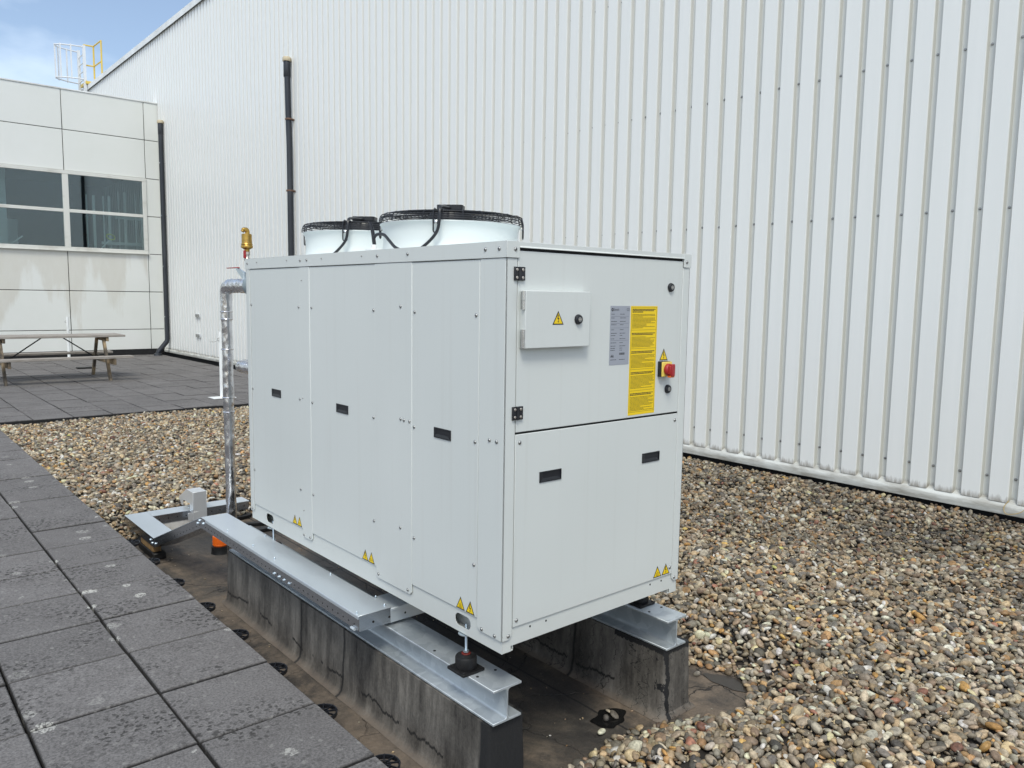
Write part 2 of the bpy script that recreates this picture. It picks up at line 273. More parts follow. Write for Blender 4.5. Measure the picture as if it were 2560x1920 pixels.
# ------------------------------------------------------------------ mesh builder
UX, UY, UZ = Vector((1,0,0)), Vector((0,1,0)), Vector((0,0,1))
SIDE = (-UY, UZ, -UX)        # the long face towards -x : u to the viewer's right, v up, n out
END = (UX, UZ, -UY)          # the face towards -y
def lab(o, label=None, cat=None, group=None, kind=None):
    if label: o['label'] = label
    if cat: o['category'] = cat
    if group: o['group'] = group
    if kind: o['kind'] = kind
    return o
class MB:
    def __init__(s, *mats): s.bm = bmesh.new(); s.mats = list(mats)
    def _mi(s, m):
        if m is None: return 0
        if m not in s.mats: s.mats.append(m)
        return s.mats.index(m)
    def poly(s, pts, m=None):
        f = s.bm.faces.new([s.bm.verts.new(p) for p in pts]); f.material_index = s._mi(m); return s
    def box(s, a, b, m=None):
        x0, y0, z0 = [min(a[i], b[i]) for i in range(3)]; x1, y1, z1 = [max(a[i], b[i]) for i in range(3)]
        v = [s.bm.verts.new(p) for p in ((x0,y0,z0),(x1,y0,z0),(x1,y1,z0),(x0,y1,z0),(x0,y0,z1),(x1,y0,z1),(x1,y1,z1),(x0,y1,z1))]
        for f in ((0,3,2,1),(4,5,6,7),(0,1,5,4),(1,2,6,5),(2,3,7,6),(3,0,4,7)):
            s.bm.faces.new([v[i] for i in f]).material_index = s._mi(m)
        return s
    def prism(s, pts, d, m=None):
        """extrude the polygon pts (3d, planar) along vector d"""
        d = Vector(d); a = [s.bm.verts.new(p) for p in pts]; b = [s.bm.verts.new(Vector(p)+d) for p in pts]; n = len(pts); mi = s._mi(m)
        fs = [s.bm.faces.new(a[::-1]), s.bm.faces.new(b)] + [s.bm.faces.new((a[i], a[(i+1)%n], b[(i+1)%n], b[i])) for i in range(n)]
        for f in fs: f.material_index = mi
        return s
    def tube(s, pts, r, m=None, n=12, cap=True, closed=False):
        pts = [Vector(p) for p in pts]; mi = s._mi(m); rings = []; N_ = len(pts); last = None
        rr = r if isinstance(r, (list, tuple)) else [r]*N_
        for i, p in enumerate(pts):
            if closed: t = pts[(i+1)%N_]-pts[i-1]
            else: t = (pts[min(i+1, N_-1)]-pts[max(i-1, 0)])
            t.normalize()
            if last is None:
                a = t.cross(UZ if abs(t.z) < .9 else UX).normalized()
            else:
                a = (last - t*last.dot(t)).normalized()
            last = a; b = t.cross(a)
            rings.append([s.bm.verts.new(p+rr[i]*(math.cos(2*math.pi*k/n)*a+math.sin(2*math.pi*k/n)*b)) for k in range(n)])
        segs = list(zip(rings, rings[1:])) + ([(rings[-1], rings[0])] if closed else [])
        for A, B in segs:
            for k in range(n):
                f = s.bm.faces.new((A[k], A[(k+1)%n], B[(k+1)%n], B[k])); f.material_index = mi; f.smooth = True
        if cap and not closed:
            s.bm.faces.new(rings[0][::-1]).material_index = mi; s.bm.faces.new(rings[-1]).material_index = mi
        return s
    def lathe(s, c, prof, m=None, n=32, axis=UZ, cap=True):
        c = Vector(c); axis = axis.normalized(); a = axis.cross(UX if abs(axis.x) < .9 else UY).normalized(); b = axis.cross(a); mi = s._mi(m)
        rings = [[s.bm.verts.new(c+axis*h+r*(math.cos(2*math.pi*k/n)*a+math.sin(2*math.pi*k/n)*b)) for k in range(n)] for r, h in prof]
        for A, B in zip(rings, rings[1:]):
            for k in range(n):
                f = s.bm.faces.new((A[k], A[(k+1)%n], B[(k+1)%n], B[k])); f.material_index = mi; f.smooth = True
        if cap:
            for rg, fl in ((rings[0], True), (rings[-1], False)):
                s.bm.faces.new(rg[::-1] if fl else rg).material_index = mi
        return s
    def plate(s, F, o, pts2, d0, d1, m=None):
        """polygon pts2 in the (u,v) frame F at origin o, from depth d0 to d1 along n"""
        u, v, n = F; o = Vector(o)
        return s.prism([o+u*a+v*b+n*d0 for a, b in pts2], n*(d1-d0), m)
    def build(s, name, parent=None, bevel=0., seg=1, smooth=False, **kw):
        bmesh.ops.recalc_face_normals(s.bm, faces=s.bm.faces)
        me = bpy.data.meshes.new(name); s.bm.to_mesh(me); s.bm.free(); me.set_sharp_from_angle(angle=R(38))
        for m in s.mats: me.materials.append(m)
        if smooth: me.polygons.foreach_set('use_smooth', [True]*len(me.polygons))
        o = bpy.data.objects.new(name, me); COL.objects.link(o)
        if parent: o.parent = parent; o.matrix_parent_inverse = (Matrix.Translation(parent.location) if parent.type == 'EMPTY' or parent.location.length else Matrix()).inverted()
        if bevel:
            b = o.modifiers.new("bevel", 'BEVEL'); b.width = bevel; b.segments = seg; b.limit_method = 'ANGLE'; b.angle_limit = R(40)
        return lab(o, **kw)
def rect(u0, v0, u1, v1): return [(u0,v0),(u1,v0),(u1,v1),(u0,v1)]
def rrect(u0, v0, u1, v1, r, n=5):
    p = []
    for cx, cy, a in ((u1-r, v0+r, -90), (u1-r, v1-r, 0), (u0+r, v1-r, 90), (u0+r, v0+r, 180)):
        p += [(cx+r*math.cos(R(a+90*k/n)), cy+r*math.sin(R(a+90*k/n))) for k in range(n+1)]
    return p
def thing(name, loc, label, cat, group=None):
    o = bpy.data.objects.new(name, None); COL.objects.link(o); o.location = loc; o.empty_display_size = .1
    return lab(o, label, cat, group)
def glyphs(mb, F, o, body, size, m, d=.0006, align='CENTER', sx=1.):
    cu = bpy.data.curves.new('t', 'FONT'); cu.body = body; cu.size = size; cu.align_x = align
    ob = bpy.data.objects.new('t', cu); COL.objects.link(ob)
    bpy.context.view_layer.update(); me = ob.to_mesh(); u, v, n = F; mi = mb._mi(m)
    vs = [mb.bm.verts.new(Vector(o)+u*(q.co.x*sx)+v*q.co.y+n*d) for q in me.vertices]
    for p in me.polygons:
        try: mb.bm.faces.new([vs[i] for i in p.vertices]).material_index = mi
        except ValueError: pass
    ob.to_mesh_clear(); bpy.data.objects.remove(ob); bpy.data.curves.remove(cu)
# ================================================================== SETTING
GZ = -.63                              # roof membrane; slab tops at -.45
mb = MB(M['membrane'])
xs = [-60, -8, -3] + [x*.5 for x in range(-4, 14)] + [20, 60]; ys = [-60, -8, -4] + [y*.5 for y in range(-5, 24)] + [40, 80]
for i in range(len(xs)-1):
    for j in range(len(ys)-1): mb.poly([(xs[i],ys[j],GZ),(xs[i+1],ys[j],GZ),(xs[i+1],ys[j+1],GZ),(xs[i],ys[j+1],GZ)])
bmesh.ops.remove_doubles(mb.bm, verts=mb.bm.verts, dist=1e-4)
mb.build("roof_membrane", kind='structure')
def slabs(name, cells):
    me = bpy.data.meshes.new(name); V = []; Fc = []; C = []
    for (x, y, w, h) in cells:
        t = .90+.16*random.random(); dz = random.uniform(-.004, .004); tx, ty = random.uniform(-.003, .003), random.uniform(-.003, .003)
        jx, jy = random.uniform(-.002, .002), random.uniform(-.002, .002)
        b = len(V)
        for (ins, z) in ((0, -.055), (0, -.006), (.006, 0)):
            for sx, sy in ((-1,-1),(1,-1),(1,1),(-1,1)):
                px, py = sx*(w/2-ins), sy*(h/2-ins); V.append((x+px+jx, y+py+jy, -.45+z+dz+tx*px+ty*py)); q_ = t if ins else t*(.16 if z < -.01 else .35); C.append((q_*1.01, q_, q_, 1))  # slab sides painted darker downward: joint shade and edge dirt in the tone
        for r_ in (0, 4):
            for k in range(4): Fc.append((b+r_+k, b+r_+(k+1)%4, b+r_+4+(k+1)%4, b+r_+4+k))
        Fc.append((b+8, b+9, b+10, b+11)); Fc.append((b+3, b+2, b+1, b))
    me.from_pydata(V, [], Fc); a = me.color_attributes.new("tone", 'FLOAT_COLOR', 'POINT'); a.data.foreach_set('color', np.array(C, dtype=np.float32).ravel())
    me.materials.append(M['paver']); o = bpy.data.objects.new(name, me); COL.objects.link(o); return lab(o, kind='structure')
PX0, PY0, TY = -.302, 1.395, 10.235     # edge of the path, one cross joint, front edge of the terrace
P_ = .503
cells = []
for i in range(12):
    j = -9
    while True:
        y = PY0+P_*(j+.5)+random.uniform(-.003, .003)
        if y+P_/2 > TY-.1: break
        cells.append((PX0-P_*(i+.5), y, P_-.012, P_-.012)); j += 1
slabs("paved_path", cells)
cells = []
for j in range(23):
    for i in range(-23, 11):
        x = 5.16-P_*(10-i+.5)+.03; y = TY+P_*(j+.5)
        cells.append((x, y, P_-.012, P_-.012))
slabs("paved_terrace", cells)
mb = MB(M['gap'])
mb.box((-8, TY-.012, GZ+.004), (5.2, TY-.003, -.458))
mb.build("terrace_edging", kind='structure')
# ---- gravel
BARE = np.array([(-.45,-4),(.22,-4),(.30,-.6),(.363,-.018),(.407,.012),(.576,.052),(.677,.071),(.78,.053),(.864,.052),(.971,-.006),(1.115,-.038),(1.304,-.147),(1.422,-.152),(1.581,-.057),(1.640,.073),(1.60,.241),(1.45,.36),(1.27,.44),(1.24,.9),(1.26,2.6),(1.0,4.2),(.87,4.46),(.68,4.54),(.3,4.50),(-.08,4.44),(-.12,4.33),(-.2,4.42),(-.45,4.5)])
def inside(px, py, poly):
    r = np.zeros(px.shape, bool); n = len(poly)
    for i in range(n):
        x0, y0 = poly[i]; x1, y1 = poly[(i+1)%n]
        c = ((y0 > py) != (y1 > py)) & (px < (x1-x0)*(py-y0)/(y1-y0+1e-12)+x0); r ^= c
    return r
def dist(px, py, poly):
    d = np.full(px.shape, 9.); n = len(poly)
    for i in range(n):
        a = poly[i]; b = poly[(i+1)%n]; e = b-a; t = np.clip(((px-a[0])*e[0]+(py-a[1])*e[1])/(e@e), 0, 1)
        d = np.minimum(d, np.hypot(px-a[0]-t*e[0], py-a[1]-t*e[1]))
    return d
def bedz(px, py, d):
    s = np.clip(d/.42, 0, 1); s = s*s*(3-2*s)
    w_ = np.clip((px-4.2)/1.0, 0, 1); w_ = w_*w_*(3-2*w_)
    return GZ+.012+.115*s+.062*w_+.012*np.sin(px*2.3+1)*np.sin(py*1.7)*s + .006*np.sin(px*7.1)*np.sin(py*5.3+2)*s
c_ = .06; gx, gy = np.meshgrid(np.arange(-.30, 5.42, c_), np.arange(-4, 10.23, c_)); 
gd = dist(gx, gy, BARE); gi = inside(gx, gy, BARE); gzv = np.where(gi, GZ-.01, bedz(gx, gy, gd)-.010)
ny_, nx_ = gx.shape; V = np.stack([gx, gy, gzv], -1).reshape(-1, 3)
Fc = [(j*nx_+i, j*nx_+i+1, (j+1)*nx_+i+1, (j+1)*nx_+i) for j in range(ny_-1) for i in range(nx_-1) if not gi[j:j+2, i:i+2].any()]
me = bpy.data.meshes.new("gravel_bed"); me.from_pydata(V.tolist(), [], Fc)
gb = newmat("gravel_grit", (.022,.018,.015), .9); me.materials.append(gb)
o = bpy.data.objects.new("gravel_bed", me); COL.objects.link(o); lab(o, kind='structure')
def ico(level):
    b = bmesh.new(); bmesh.ops.create_icosphere(b, subdivisions=level, radius=1); b.verts.ensure_lookup_table()
    v = np.array([x.co[:] for x in b.verts]); f = np.array([[q.index for q in x.verts] for x in b.faces]); b.free(); return v, f
PAL = np.array([(.34,.27,.18),(.28,.25,.20),(.20,.18,.15),(.12,.115,.105),(.085,.082,.08),(.40,.36,.29),(.52,.48,.41),(.26,.165,.085),(.38,.235,.085),(.17,.13,.10),(.20,.10,.075),(.21,.215,.20),(.30,.29,.26),(.56,.54,.49),(.19,.155,.11)])
PW = np.array([14,13,12,10,7,11,5,5,2.5,9,1.4,3,9,.8,9]); PW = PW/PW.sum()
def pebbles(px, py, pz, size, v0, f0, shade):
    n = len(px); nv, nf = len(v0), len(f0)
    ax = np.stack([size*RNG.uniform(.95, 1.5, n), size*RNG.uniform(.75, 1.05, n), size*RNG.uniform(.38, .68, n)], -1)
    A = RNG.uniform(0, 2*np.pi, n); T = RNG.normal(0, .52, n); T2 = RNG.normal(0, .52, n)
    ca, sa, ct, st, cu, su = np.cos(A), np.sin(A), np.cos(T), np.sin(T), np.cos(T2), np.sin(T2); z = np.zeros(n); o = np.ones(n)
    Rz = np.array([[ca,-sa,z],[sa,ca,z],[z,z,o]]).transpose(2,0,1); Rx = np.array([[o,z,z],[z,ct,-st],[z,st,ct]]).transpose(2,0,1); Ry = np.array([[cu,z,su],[z,o,z],[-su,z,cu]]).transpose(2,0,1)
    Rm = Rz@Rx@Ry
    # each stone gets its own low-frequency dents
    k1 = RNG.normal(0, 1, (n, 3)); k2 = RNG.normal(0, 1, (n, 3)); k1 *= 1.4/np.linalg.norm(k1, axis=1, keepdims=True); k2 *= 2.3/np.linalg.norm(k2, axis=1, keepdims=True)
    P = v0[None]*(1+.13*np.sin(v0@k1.T+RNG.uniform(0, 6, n)).T[:, :, None]+.07*np.sin(v0@k2.T+RNG.uniform(0, 6, n)).T[:, :, None])
    P = P*ax[:, None, :]; P = np.einsum('nij,nkj->nki', Rm, P)+np.stack([px, py, pz], -1)[:, None, :]
    F = (f0[None]+np.arange(n)[:, None, None]*nv).reshape(-1, 3)
    c = PAL[RNG.choice(len(PAL), n, p=PW)]*np.array([1.27,1.16,1.0])*.99*np.exp(RNG.normal(0, .34, (n, 1))); c = np.minimum(c, np.array([.60,.57,.52])); c = c*RNG.uniform(.975, 1.025, (n, 3))*shade[:, None]
    C = np.repeat(np.concatenate([c, np.ones((n, 1))], 1)[:, None], nv, 1).reshape(-1, 4)
    return P.reshape(-1, 3), F, C
sp = .0265
gx, gy = np.meshgrid(np.arange(-.29, 5.34, sp), np.arange(-2.2, 10.22, sp*.9)); px = (gx+RNG.uniform(-.5, .5, gx.shape)*sp+(np.arange(gx.shape[0])%2)[:, None]*sp/2).ravel(); py = (gy+RNG.uniform(-.5, .5, gx.shape)*sp).ravel()
k = ~inside(px, py, BARE) & (px > -.285) & (px < 5.34) & (py < TY-.03)
# leave out what lies well outside the field of view
F_ = np.array(fwd); R_a = np.array(r2); U_a = np.array(u2); q = np.stack([px, py, np.full(px.shape, -.5)], -1)-np.array(CAM)
dz = q@F_; su = (q@R_a)/dz; sv = (q@U_a)/dz
k &= (dz > .3) & (np.abs(su) < .80) & (sv > -.62)
px, py, dz = px[k], py[k], dz[k]; dd = dist(px, py, BARE)
thin = RNG.uniform(0, 1, px.shape) < np.where(dz > 6.5, .62, .88); px, py, dz, dd = px[thin], py[thin], dz[thin], dd[thin]
size = .0170*np.exp(RNG.normal(0, .26, px.shape))*np.where(dz > 6.5, 1.22, 1.0); size = np.minimum(size, .033)
pz = bedz(px, py, dd)+RNG.uniform(-.010, .022, px.shape)*np.clip(dd/.12, .15, 1)
dk = np.clip((px-2.6)/2.2, 0, 1)*np.clip((4.2-py)/2.5, 0, 1)          # older, dirt-stained stones towards the wall
blot = .5+.5*np.sin(px*3.1+np.sin(py*2.3)*1.5)*np.sin(py*2.7+np.sin(px*1.9)*1.2)
shade = 1.0-.55*dk*(.45+.55*blot)-.10*blot
PV, PF, PC = [], [], []; off = 0
for lv, sel in ((2, dz < 6.0), (1, dz >= 6.0)):
    v0, f0 = ico(lv)
    a, b, c = pebbles(px[sel], py[sel], pz[sel], size[sel], v0, f0, shade[sel]); PV.append(a); PF.append(b+off); PC.append(c); off += len(a)
ex = np.array([(.862,.232,GZ+.012),(.803,.20,GZ+.014),(.85,.19,GZ+.018),(.70,.13,GZ+.016),(-.21,.62,GZ+.016),(.66,-.10,GZ+.012),(-.02,4.2,GZ+.012),(-.13,3.95,GZ+.012),(.2,4.3,GZ+.014),(1.5,.2,GZ+.01)])   # strays lying on the membrane
v0, f0 = ico(2); a, b, c = pebbles(ex[:,0], ex[:,1], ex[:,2], np.full(len(ex), .017), v0, f0, np.full(len(ex), 1.2)); PV.append(a); PF.append(b+off); PC.append(c)
off += len(a); gn = 30000
qx, qy = RNG.uniform(-.28, 5.3, gn), RNG.uniform(-1.8, 5.5, gn); kk = ~inside(qx, qy, BARE); qx, qy = qx[kk], qy[kk]; q = np.stack([qx, qy, np.full(qx.shape, -.5)], -1)-np.array(CAM); dq = q@F_; kk = (dq > .3) & (np.abs((q@R_a)/dq) < .8); qx, qy = qx[kk], qy[kk]
qd = dist(qx, qy, BARE); v0, f0 = ico(1); a, b, c = pebbles(qx, qy, bedz(qx, qy, qd)+RNG.uniform(-.004, .018, qx.shape)*np.clip(qd/.12, .1, 1), .0062*np.exp(RNG.normal(0, .3, qx.shape)), v0, f0, np.full(qx.shape, .95)); PV.append(a); PF.append(b+off); PC.append(c); off += len(a)
gn = 500; qx, qy = RNG.uniform(-.28, 1.6, gn), RNG.uniform(-1.2, 4.5, gn); kk = inside(qx, qy, BARE) & ~((qx > -.03) & (qx < .18) & (qy > 0) & (qy < 2.7)) & ~((qx > 1.0) & (qx < 1.22) & (qy > 0) & (qy < 2.7)); qx, qy = qx[kk], qy[kk]
a, b, c = pebbles(qx, qy, np.full(qx.shape, GZ+.003), .0042*np.exp(RNG.normal(0, .35, qx.shape)), v0, f0, np.full(qx.shape, .9)); PV.append(a); PF.append(b+off); PC.append(c)
PV, PF, PC = np.concatenate(PV), np.concatenate(PF), np.concatenate(PC)
me = bpy.data.meshes.new("gravel"); me.vertices.add(len(PV)); me.vertices.foreach_set('co', PV.astype(np.float32).ravel())
me.loops.add(PF.size); me.loops.foreach_set('vertex_index', PF.astype(np.int32).ravel()); me.polygons.add(len(PF))
me.polygons.foreach_set('loop_start', np.arange(0, PF.size, 3, dtype=np.int32)); me.polygons.foreach_set('use_smooth', np.ones(len(PF), bool)); me.update(calc_edges=True)
a = me.color_attributes.new("tone", 'FLOAT_COLOR', 'POINT'); a.data.foreach_set('color', PC.astype(np.float32).ravel()); me.materials.append(M['pebble'])
o = bpy.data.objects.new("gravel", me); COL.objects.link(o)
lab(o, 'loose rounded river gravel in tan, grey and brown spread over the roof', 'gravel', kind='stuff')
print('PEBBLES', len(px), 'tris', len(PF))
# ---- pool of water and bitumen under the unit
def blob(cx, cy, rx, ry, n=40, seed=1):
    rd = random.Random(seed); ph = [rd.uniform(0, 6) for _ in range(4)]
    return [(cx+(rx*(1+.18*math.sin(2*t+ph[0])+.12*math.sin(3*t+ph[1])+.07*math.sin(7*t+ph[2])))*math.cos(t), cy+(ry*(1+.18*math.sin(2*t+ph[1])+.1*math.sin(5*t+ph[3])))*math.sin(t)) for t in [2*math.pi*k/n for k in range(n)]]
mb = MB(newmat("wet_bitumen", (.008,.008,.008), .12)); mb.poly([(x, y, GZ+.004) for x, y in blob(.83, .20, .085, .075, seed=4)]); mb.build("puddle", kind='structure')
mw = newmat("damp_membrane", (.035,.028,.022), .35); mb = MB(mw); mb.poly([(x, y, GZ+.004) for x, y in blob(1.56, .05, .055, .14, seed=9)]); mb.build("damp_patch", kind='structure')
# ---- upstands carrying the beams
def curb(name, x0, x1, y0, y1, mat, label):
    mb = MB(mat); prof = [(-.045,GZ+.002),(-.026,GZ+.010),(-.014,GZ+.026),(-.008,GZ+.055),(-.006,-.48),(-.002,-.40),(0,-.316),(.004,-.300)]
    n = 60; rows = []
    ys_ = [y0+(y1-y0)*i/n for i in range(n+1)]
    def ring(ins, z):   # rounded rectangle loop expanded by ins
        pts = []
        for (sx, sy, a0) in ((1,-1,-90),(1,1,0),(-1,1,90),(-1,-1,180)):
            r_ = .012+max(ins, 0)*1.0; cx = (x1 if sx > 0 else x0)-sx*.012; cy = (y1 if sy > 0 else y0)-sy*.012
            for k in range(5): pts.append((cx+r_*math.cos(R(a0+22.5*k)), cy+r_*math.sin(R(a0+22.5*k)), z))
        out = []
        for i in range(len(pts)):
            a = Vector(pts[i]); b = Vector(pts[(i+1)%len(pts)]); seg = 44 if (b-a).length > 1 else (5 if (b-a).length > .1 else 1)
            for t in range(seg): out.append(a.lerp(b, t/seg))
        return out
    prev = None
    for dx, z in prof:
        front = 1.0
        rg = ring(-dx if dx < 0 else -.004, z)
        vs = []
        for p in rg:
            w = .0012*math.sin(p.y*9+z*11)+.001*math.sin(p.y*23+z*5)
            if p.y < y0+.05: p.y = max(p.y, y0-.03*(1 if dx < -.02 else .3))
            vs.append(mb.bm.verts.new((p.x+w, p.y, p.z)))
        if prev:
            for i in range(len(vs)): f = mb.bm.faces.new((prev[i], prev[(i+1)%len(vs)], vs[(i+1)%len(vs)], vs[i])); f.smooth = True
        prev = vs
    mb.bm.faces.new(prev)
    return mb.build(name, label=label, cat='kerb')
curb("roof_upstand", -.014, .162, .052, 2.68, M['curb'], 'long dark bitumen-covered upstand under the left steel beam beside the paving')
curb("roof_upstand", 1.018, 1.206, .040, 2.68, M['curb2'], 'cracked bitumen-covered upstand under the right steel beam beside the gravel')
# ---- steel beams
def beam(x, y0, y1, label):
    w, h, tw, tf, rr = .070, .140, .0035, .010, .012; zt = -.155; zb = zt-h
    p = [(-w, zb), (w, zb), (w, zb+tf)]
    p += [(tw+rr-rr*math.sin(R(a)), zb+tf+rr-rr*math.cos(R(a))) for a in (0, 30, 60, 90)]
    p += [(tw+rr-rr*math.cos(R(a)), zt-tf-rr+rr*math.sin(R(a))) for a in (0, 30, 60, 90)]
    p += [(w, zt-tf), (w, zt), (-w, zt), (-w, zt-tf)]
    p += [(-tw-rr+rr*math.sin(R(a)), zt-tf-rr+rr*math.cos(R(a))) for a in (0, 30, 60, 90)]
    p += [(-tw-rr+rr*math.cos(R(a)), zb+tf+rr-rr*math.sin(R(a))) for a in (0, 30, 60, 90)]
    p += [(-w, zb+tf)]
    mb = MB(M['galv']); mb.prism([(x+a, y0, b) for a, b in p], (0, y1-y0, 0))
    o = mb.build("steel_beam", bevel=.0015, label=label, cat='beam', group='galvanised beams under the cooling unit')
    for px_, py_ in ((-.045, .13), (.045, .13), (-.045, .42)):
        MB(M['gap']).lathe((x+px_, y0+py_, zt), [(.006, .0), (.006, .0015)], n=12).build("bolt_hole", o)
    return o
beam(.062, .034, 2.66, 'long galvanised steel beam on the upstand nearest the paving')
beam(1.088, .030, 2.66, 'galvanised steel beam on the cracked upstand nearest the gravel')
# ================================================================== COOLING UNIT
W_, L_, H_ = 1.028, 2.300, 1.508
CH = thing("cooling_unit", (0, 0, 0), 'large white-grey outdoor cooling unit with two roof fans standing on steel beams', 'chiller')
PT = M['paint']
def screw(F, o, r=.0075, parent=CH, mat=None, name="screw"):
    u, v, n = F; mb = MB(mat or M['screwhead']); r *= .85
    mb.lathe(o, [(r*1.25, 0), (r*1.25, .001), (r, .0015), (r*.9, .0030), (r*.55, .0045)], n=12, axis=n); mb.mats.append(M['gap'])
    mb.lathe(Vector(o)+n*.0045, [(r*.38, 0), (r*.38, .0004)], M['gap'], n=6, axis=n)
    return mb.build(name, parent)
def side(y, z, d=0): return Vector((-d, y, z))
def end(x, z, d=0): return Vector((x, -d, z))
# core
mb = MB(PT); mb.box((.012, .012, .10), (W_-.012, L_-.012, 1.47)); mb.build("inner_body", CH)
# base rail with lifting slots and feet
def rail_side(x0, sgn):
    mb = MB(PT); y0, y1 = .0, L_; z0, z1 = 0., .093; t = .0025
    slots = [(.190, .291), (2.003, 2.100)]
    xs_ = x0; cuts = [y0]
    for a, b in slots: cuts += [a, b]
    cuts.append(y1)
    for i in range(0, len(cuts), 2): mb.box((xs_, cuts[i], z0), (xs_+sgn*t, cuts[i+1], z1))
    for a, b in slots:      # rounded slot: fill the corners round an oval opening
        ov = rrect(a, .024, b, .074, .0245, 6)
        up = [(b, z1), (a, z1)] ; lo = [(a, z0), (b, z0)]
        top = [q for q in ov if q[1] >= .049]; bot = [q for q in ov if q[1] <= .0491]
        top = sorted(top, key=lambda q: q[0]); bot = sorted(bot, key=lambda q: q[0])
        for A, zc in ((top, z1), (bot, z0)):
            for p, q in zip(A, A[1:]):
                if abs(p[0]-q[0]) < 1e-6: continue
                mb.prism([(xs_, p[0], p[1]), (xs_, q[0], q[1]), (xs_, q[0], zc), (xs_, p[0], zc)], (sgn*t, 0, 0))
    mb.box((xs_+sgn*t, y0+.003, z0), (xs_+sgn*.055, y1-.003, z0+.0025)); mb.box((xs_+sgn*t, y0+.003, z1-.0025), (xs_+sgn*.055, y1-.003, z1))
    mb.box((xs_+sgn*.053, y0+.003, z0+.0025), (xs_+sgn*.0555, y1-.003, z1-.0025))
    return mb.build("base_rail", CH)
rail_side(.0015, 1); rail_side(W_-.0015, -1)
for yy, s_ in ((.0015, 1), (L_-.0015, -1)):
    mb = MB(PT); F = END; o_ = Vector((0, yy, 0)); pp = [(.005,.0),(.045,.0),(.045,.021),(W_-.048,.021),(W_-.048,0),(W_-.005,0),(W_-.005,.090),(.005,.090)]
    mb.prism([(a, yy, b) for a, b in pp], (0, s_*.0025, 0)); mb.box((.05, yy+s_*.0025, .021), (W_-.05, yy+s_*.05, .0235)); 
    r_ = mb.build("base_rail", CH)
    if s_ > 0:
        for x in (.140, .223, .845, .921):
            MB(M['gap']).lathe((x, yy, .072), [(.0042, 0), (.0042, .001)], n=10, axis=-UY).build("fixing_hole", r_)
for xx in (.0, W_-.047):
    MB(PT).box((xx+.006, .02, .0035), (xx+.042, .05, .018)).build("corner_foot", CH, bevel=.001)
# panels, long face
def side_panel(name, y0, y1, z0, z1, d=.0045, **kw):
    mb = MB(PT); mb.box((-d+.0, y0+.0008, z0), (.014, y1-.0008, z1)); return mb.build(name, CH, bevel=.003, seg=2, **kw)
def strip(name, y0, y1, z0, d=.0062, z1=1.449):
    ch = .014; mb = MB(PT); pts = [(-d, y0, z0+ch), (-d, y0+ch, z0), (-d, y1-ch, z0), (-d, y1, z0+ch), (-d, y1, z1), (-d, y0, z1)]
    mb.prism(pts, (.0055, 0, 0)); return mb.build(name, CH, bevel=.003, seg=2)
pa = side_panel("side_panel", 1.618, 2.252, .094, 1.447); pb_ = side_panel("side_panel", .883, 1.514, .094, 1.447); pc = side_panel("side_panel", .146, .594, .094, 1.447)
MB(PT).box((-.003, 1.512, .094), (.012, 1.620, 1.447)).build("inner_post", CH); MB(PT).box((-.003, .592, .094), (.012, .885, 1.447)).build("inner_post", CH)
s1 = strip("cover_strip", 1.512, 1.620, .052); s2 = strip("cover_strip", .592, .885, .046)
# corner posts wrap round
mb = MB(PT); ch = .014; d = .0055
mb.prism([(-d, .0, .050+0), (-d, .128, .050), (-d, .144, .064), (-d, .144, 1.449), (-d, .0, 1.449)], (.0055, 0, 0))
mb.prism([(-d, -d, .050), (.030, -d, .050), (.044, -d, .064), (.044, -d, 1.449), (-d, -d, 1.449)], (0, .0055, 0))
mb.box((-d, -d, .05), (-.0002, .0002, 1.449))
cp = mb.build("corner_post", CH, bevel=.0022, seg=3)
mb = MB(PT); mb.prism([(-d, 2.256, .060), (-d, 2.270, .048), (-d, L_+d, .048), (-d, L_+d, 1.449), (-d, 2.256, 1.449)], (.0055, 0, 0)); mb.box((-d, L_, .05), (.044, L_+d, 1.449)); rp = mb.build("corner_post", CH, bevel=.002, seg=2)
mb = MB(PT); mb.prism([(.987, -d, .070), (1.000, -d, .056), (W_+d, -d, .056), (W_+d, -d, 1.449), (.987, -d, 1.449)], (0, .0055, 0)); mb.box((W_, -d, .056), (W_+d, .144, 1.449)); qp = mb.build("corner_post", CH, bevel=.002, seg=2)
mb = MB(PT); mb.box((W_, 2.156, .056), (W_+d, L_+d, 1.449)); mb.box((W_-.044, L_, .056), (W_, L_+d, 1.449)); mb.build("corner_post", CH, bevel=.002)
MB(PT).box((W_-.01, .146, .094), (W_+.0045, 2.154, 1.447)).build("side_panel", CH, bevel=.002)
MB(PT).box((.046, L_-.01, .094), (W_-.046, L_+.0045, 1.447)).build("rear_panel", CH, bevel=.002)
# top cap
d2 = .0085; ztop = 1.508
mb = MB(PT); mb.box((-d2, .0, 1.4505), (-d2+.003, L_+d2, ztop)); mb.box((-d2, .0, ztop-.002), (.03, L_+d2, ztop)); cap1 = mb.build("roof_trim", CH, bevel=.0022, seg=3)
mb = MB(PT); mb.box((-d2-.0015, -d2, 1.4505), (-d2+.003, -.0005, ztop+.001)); mb.box((-d2-.0015, -d2-.0015, 1.4505), (.0505, -d2+.003, ztop+.001)); mb.box((-d2, -d2, ztop-.0015), (.05, -.0005, ztop+.001)); cap2 = mb.build("roof_corner", CH, bevel=.002, seg=2)
mb = MB(PT); mb.box((.9855, -d2-.0015, 1.4505), (W_+d2, -d2+.003, ztop+.001)); mb.box((W_+d2-.003, -d2, 1.4505), (W_+d2, L_+d2, ztop)); mb.box((.9855, -d2, ztop-.0015), (W_+d2, .0, ztop+.001)); cap3 = mb.build("roof_corner", CH, bevel=.002, seg=2)
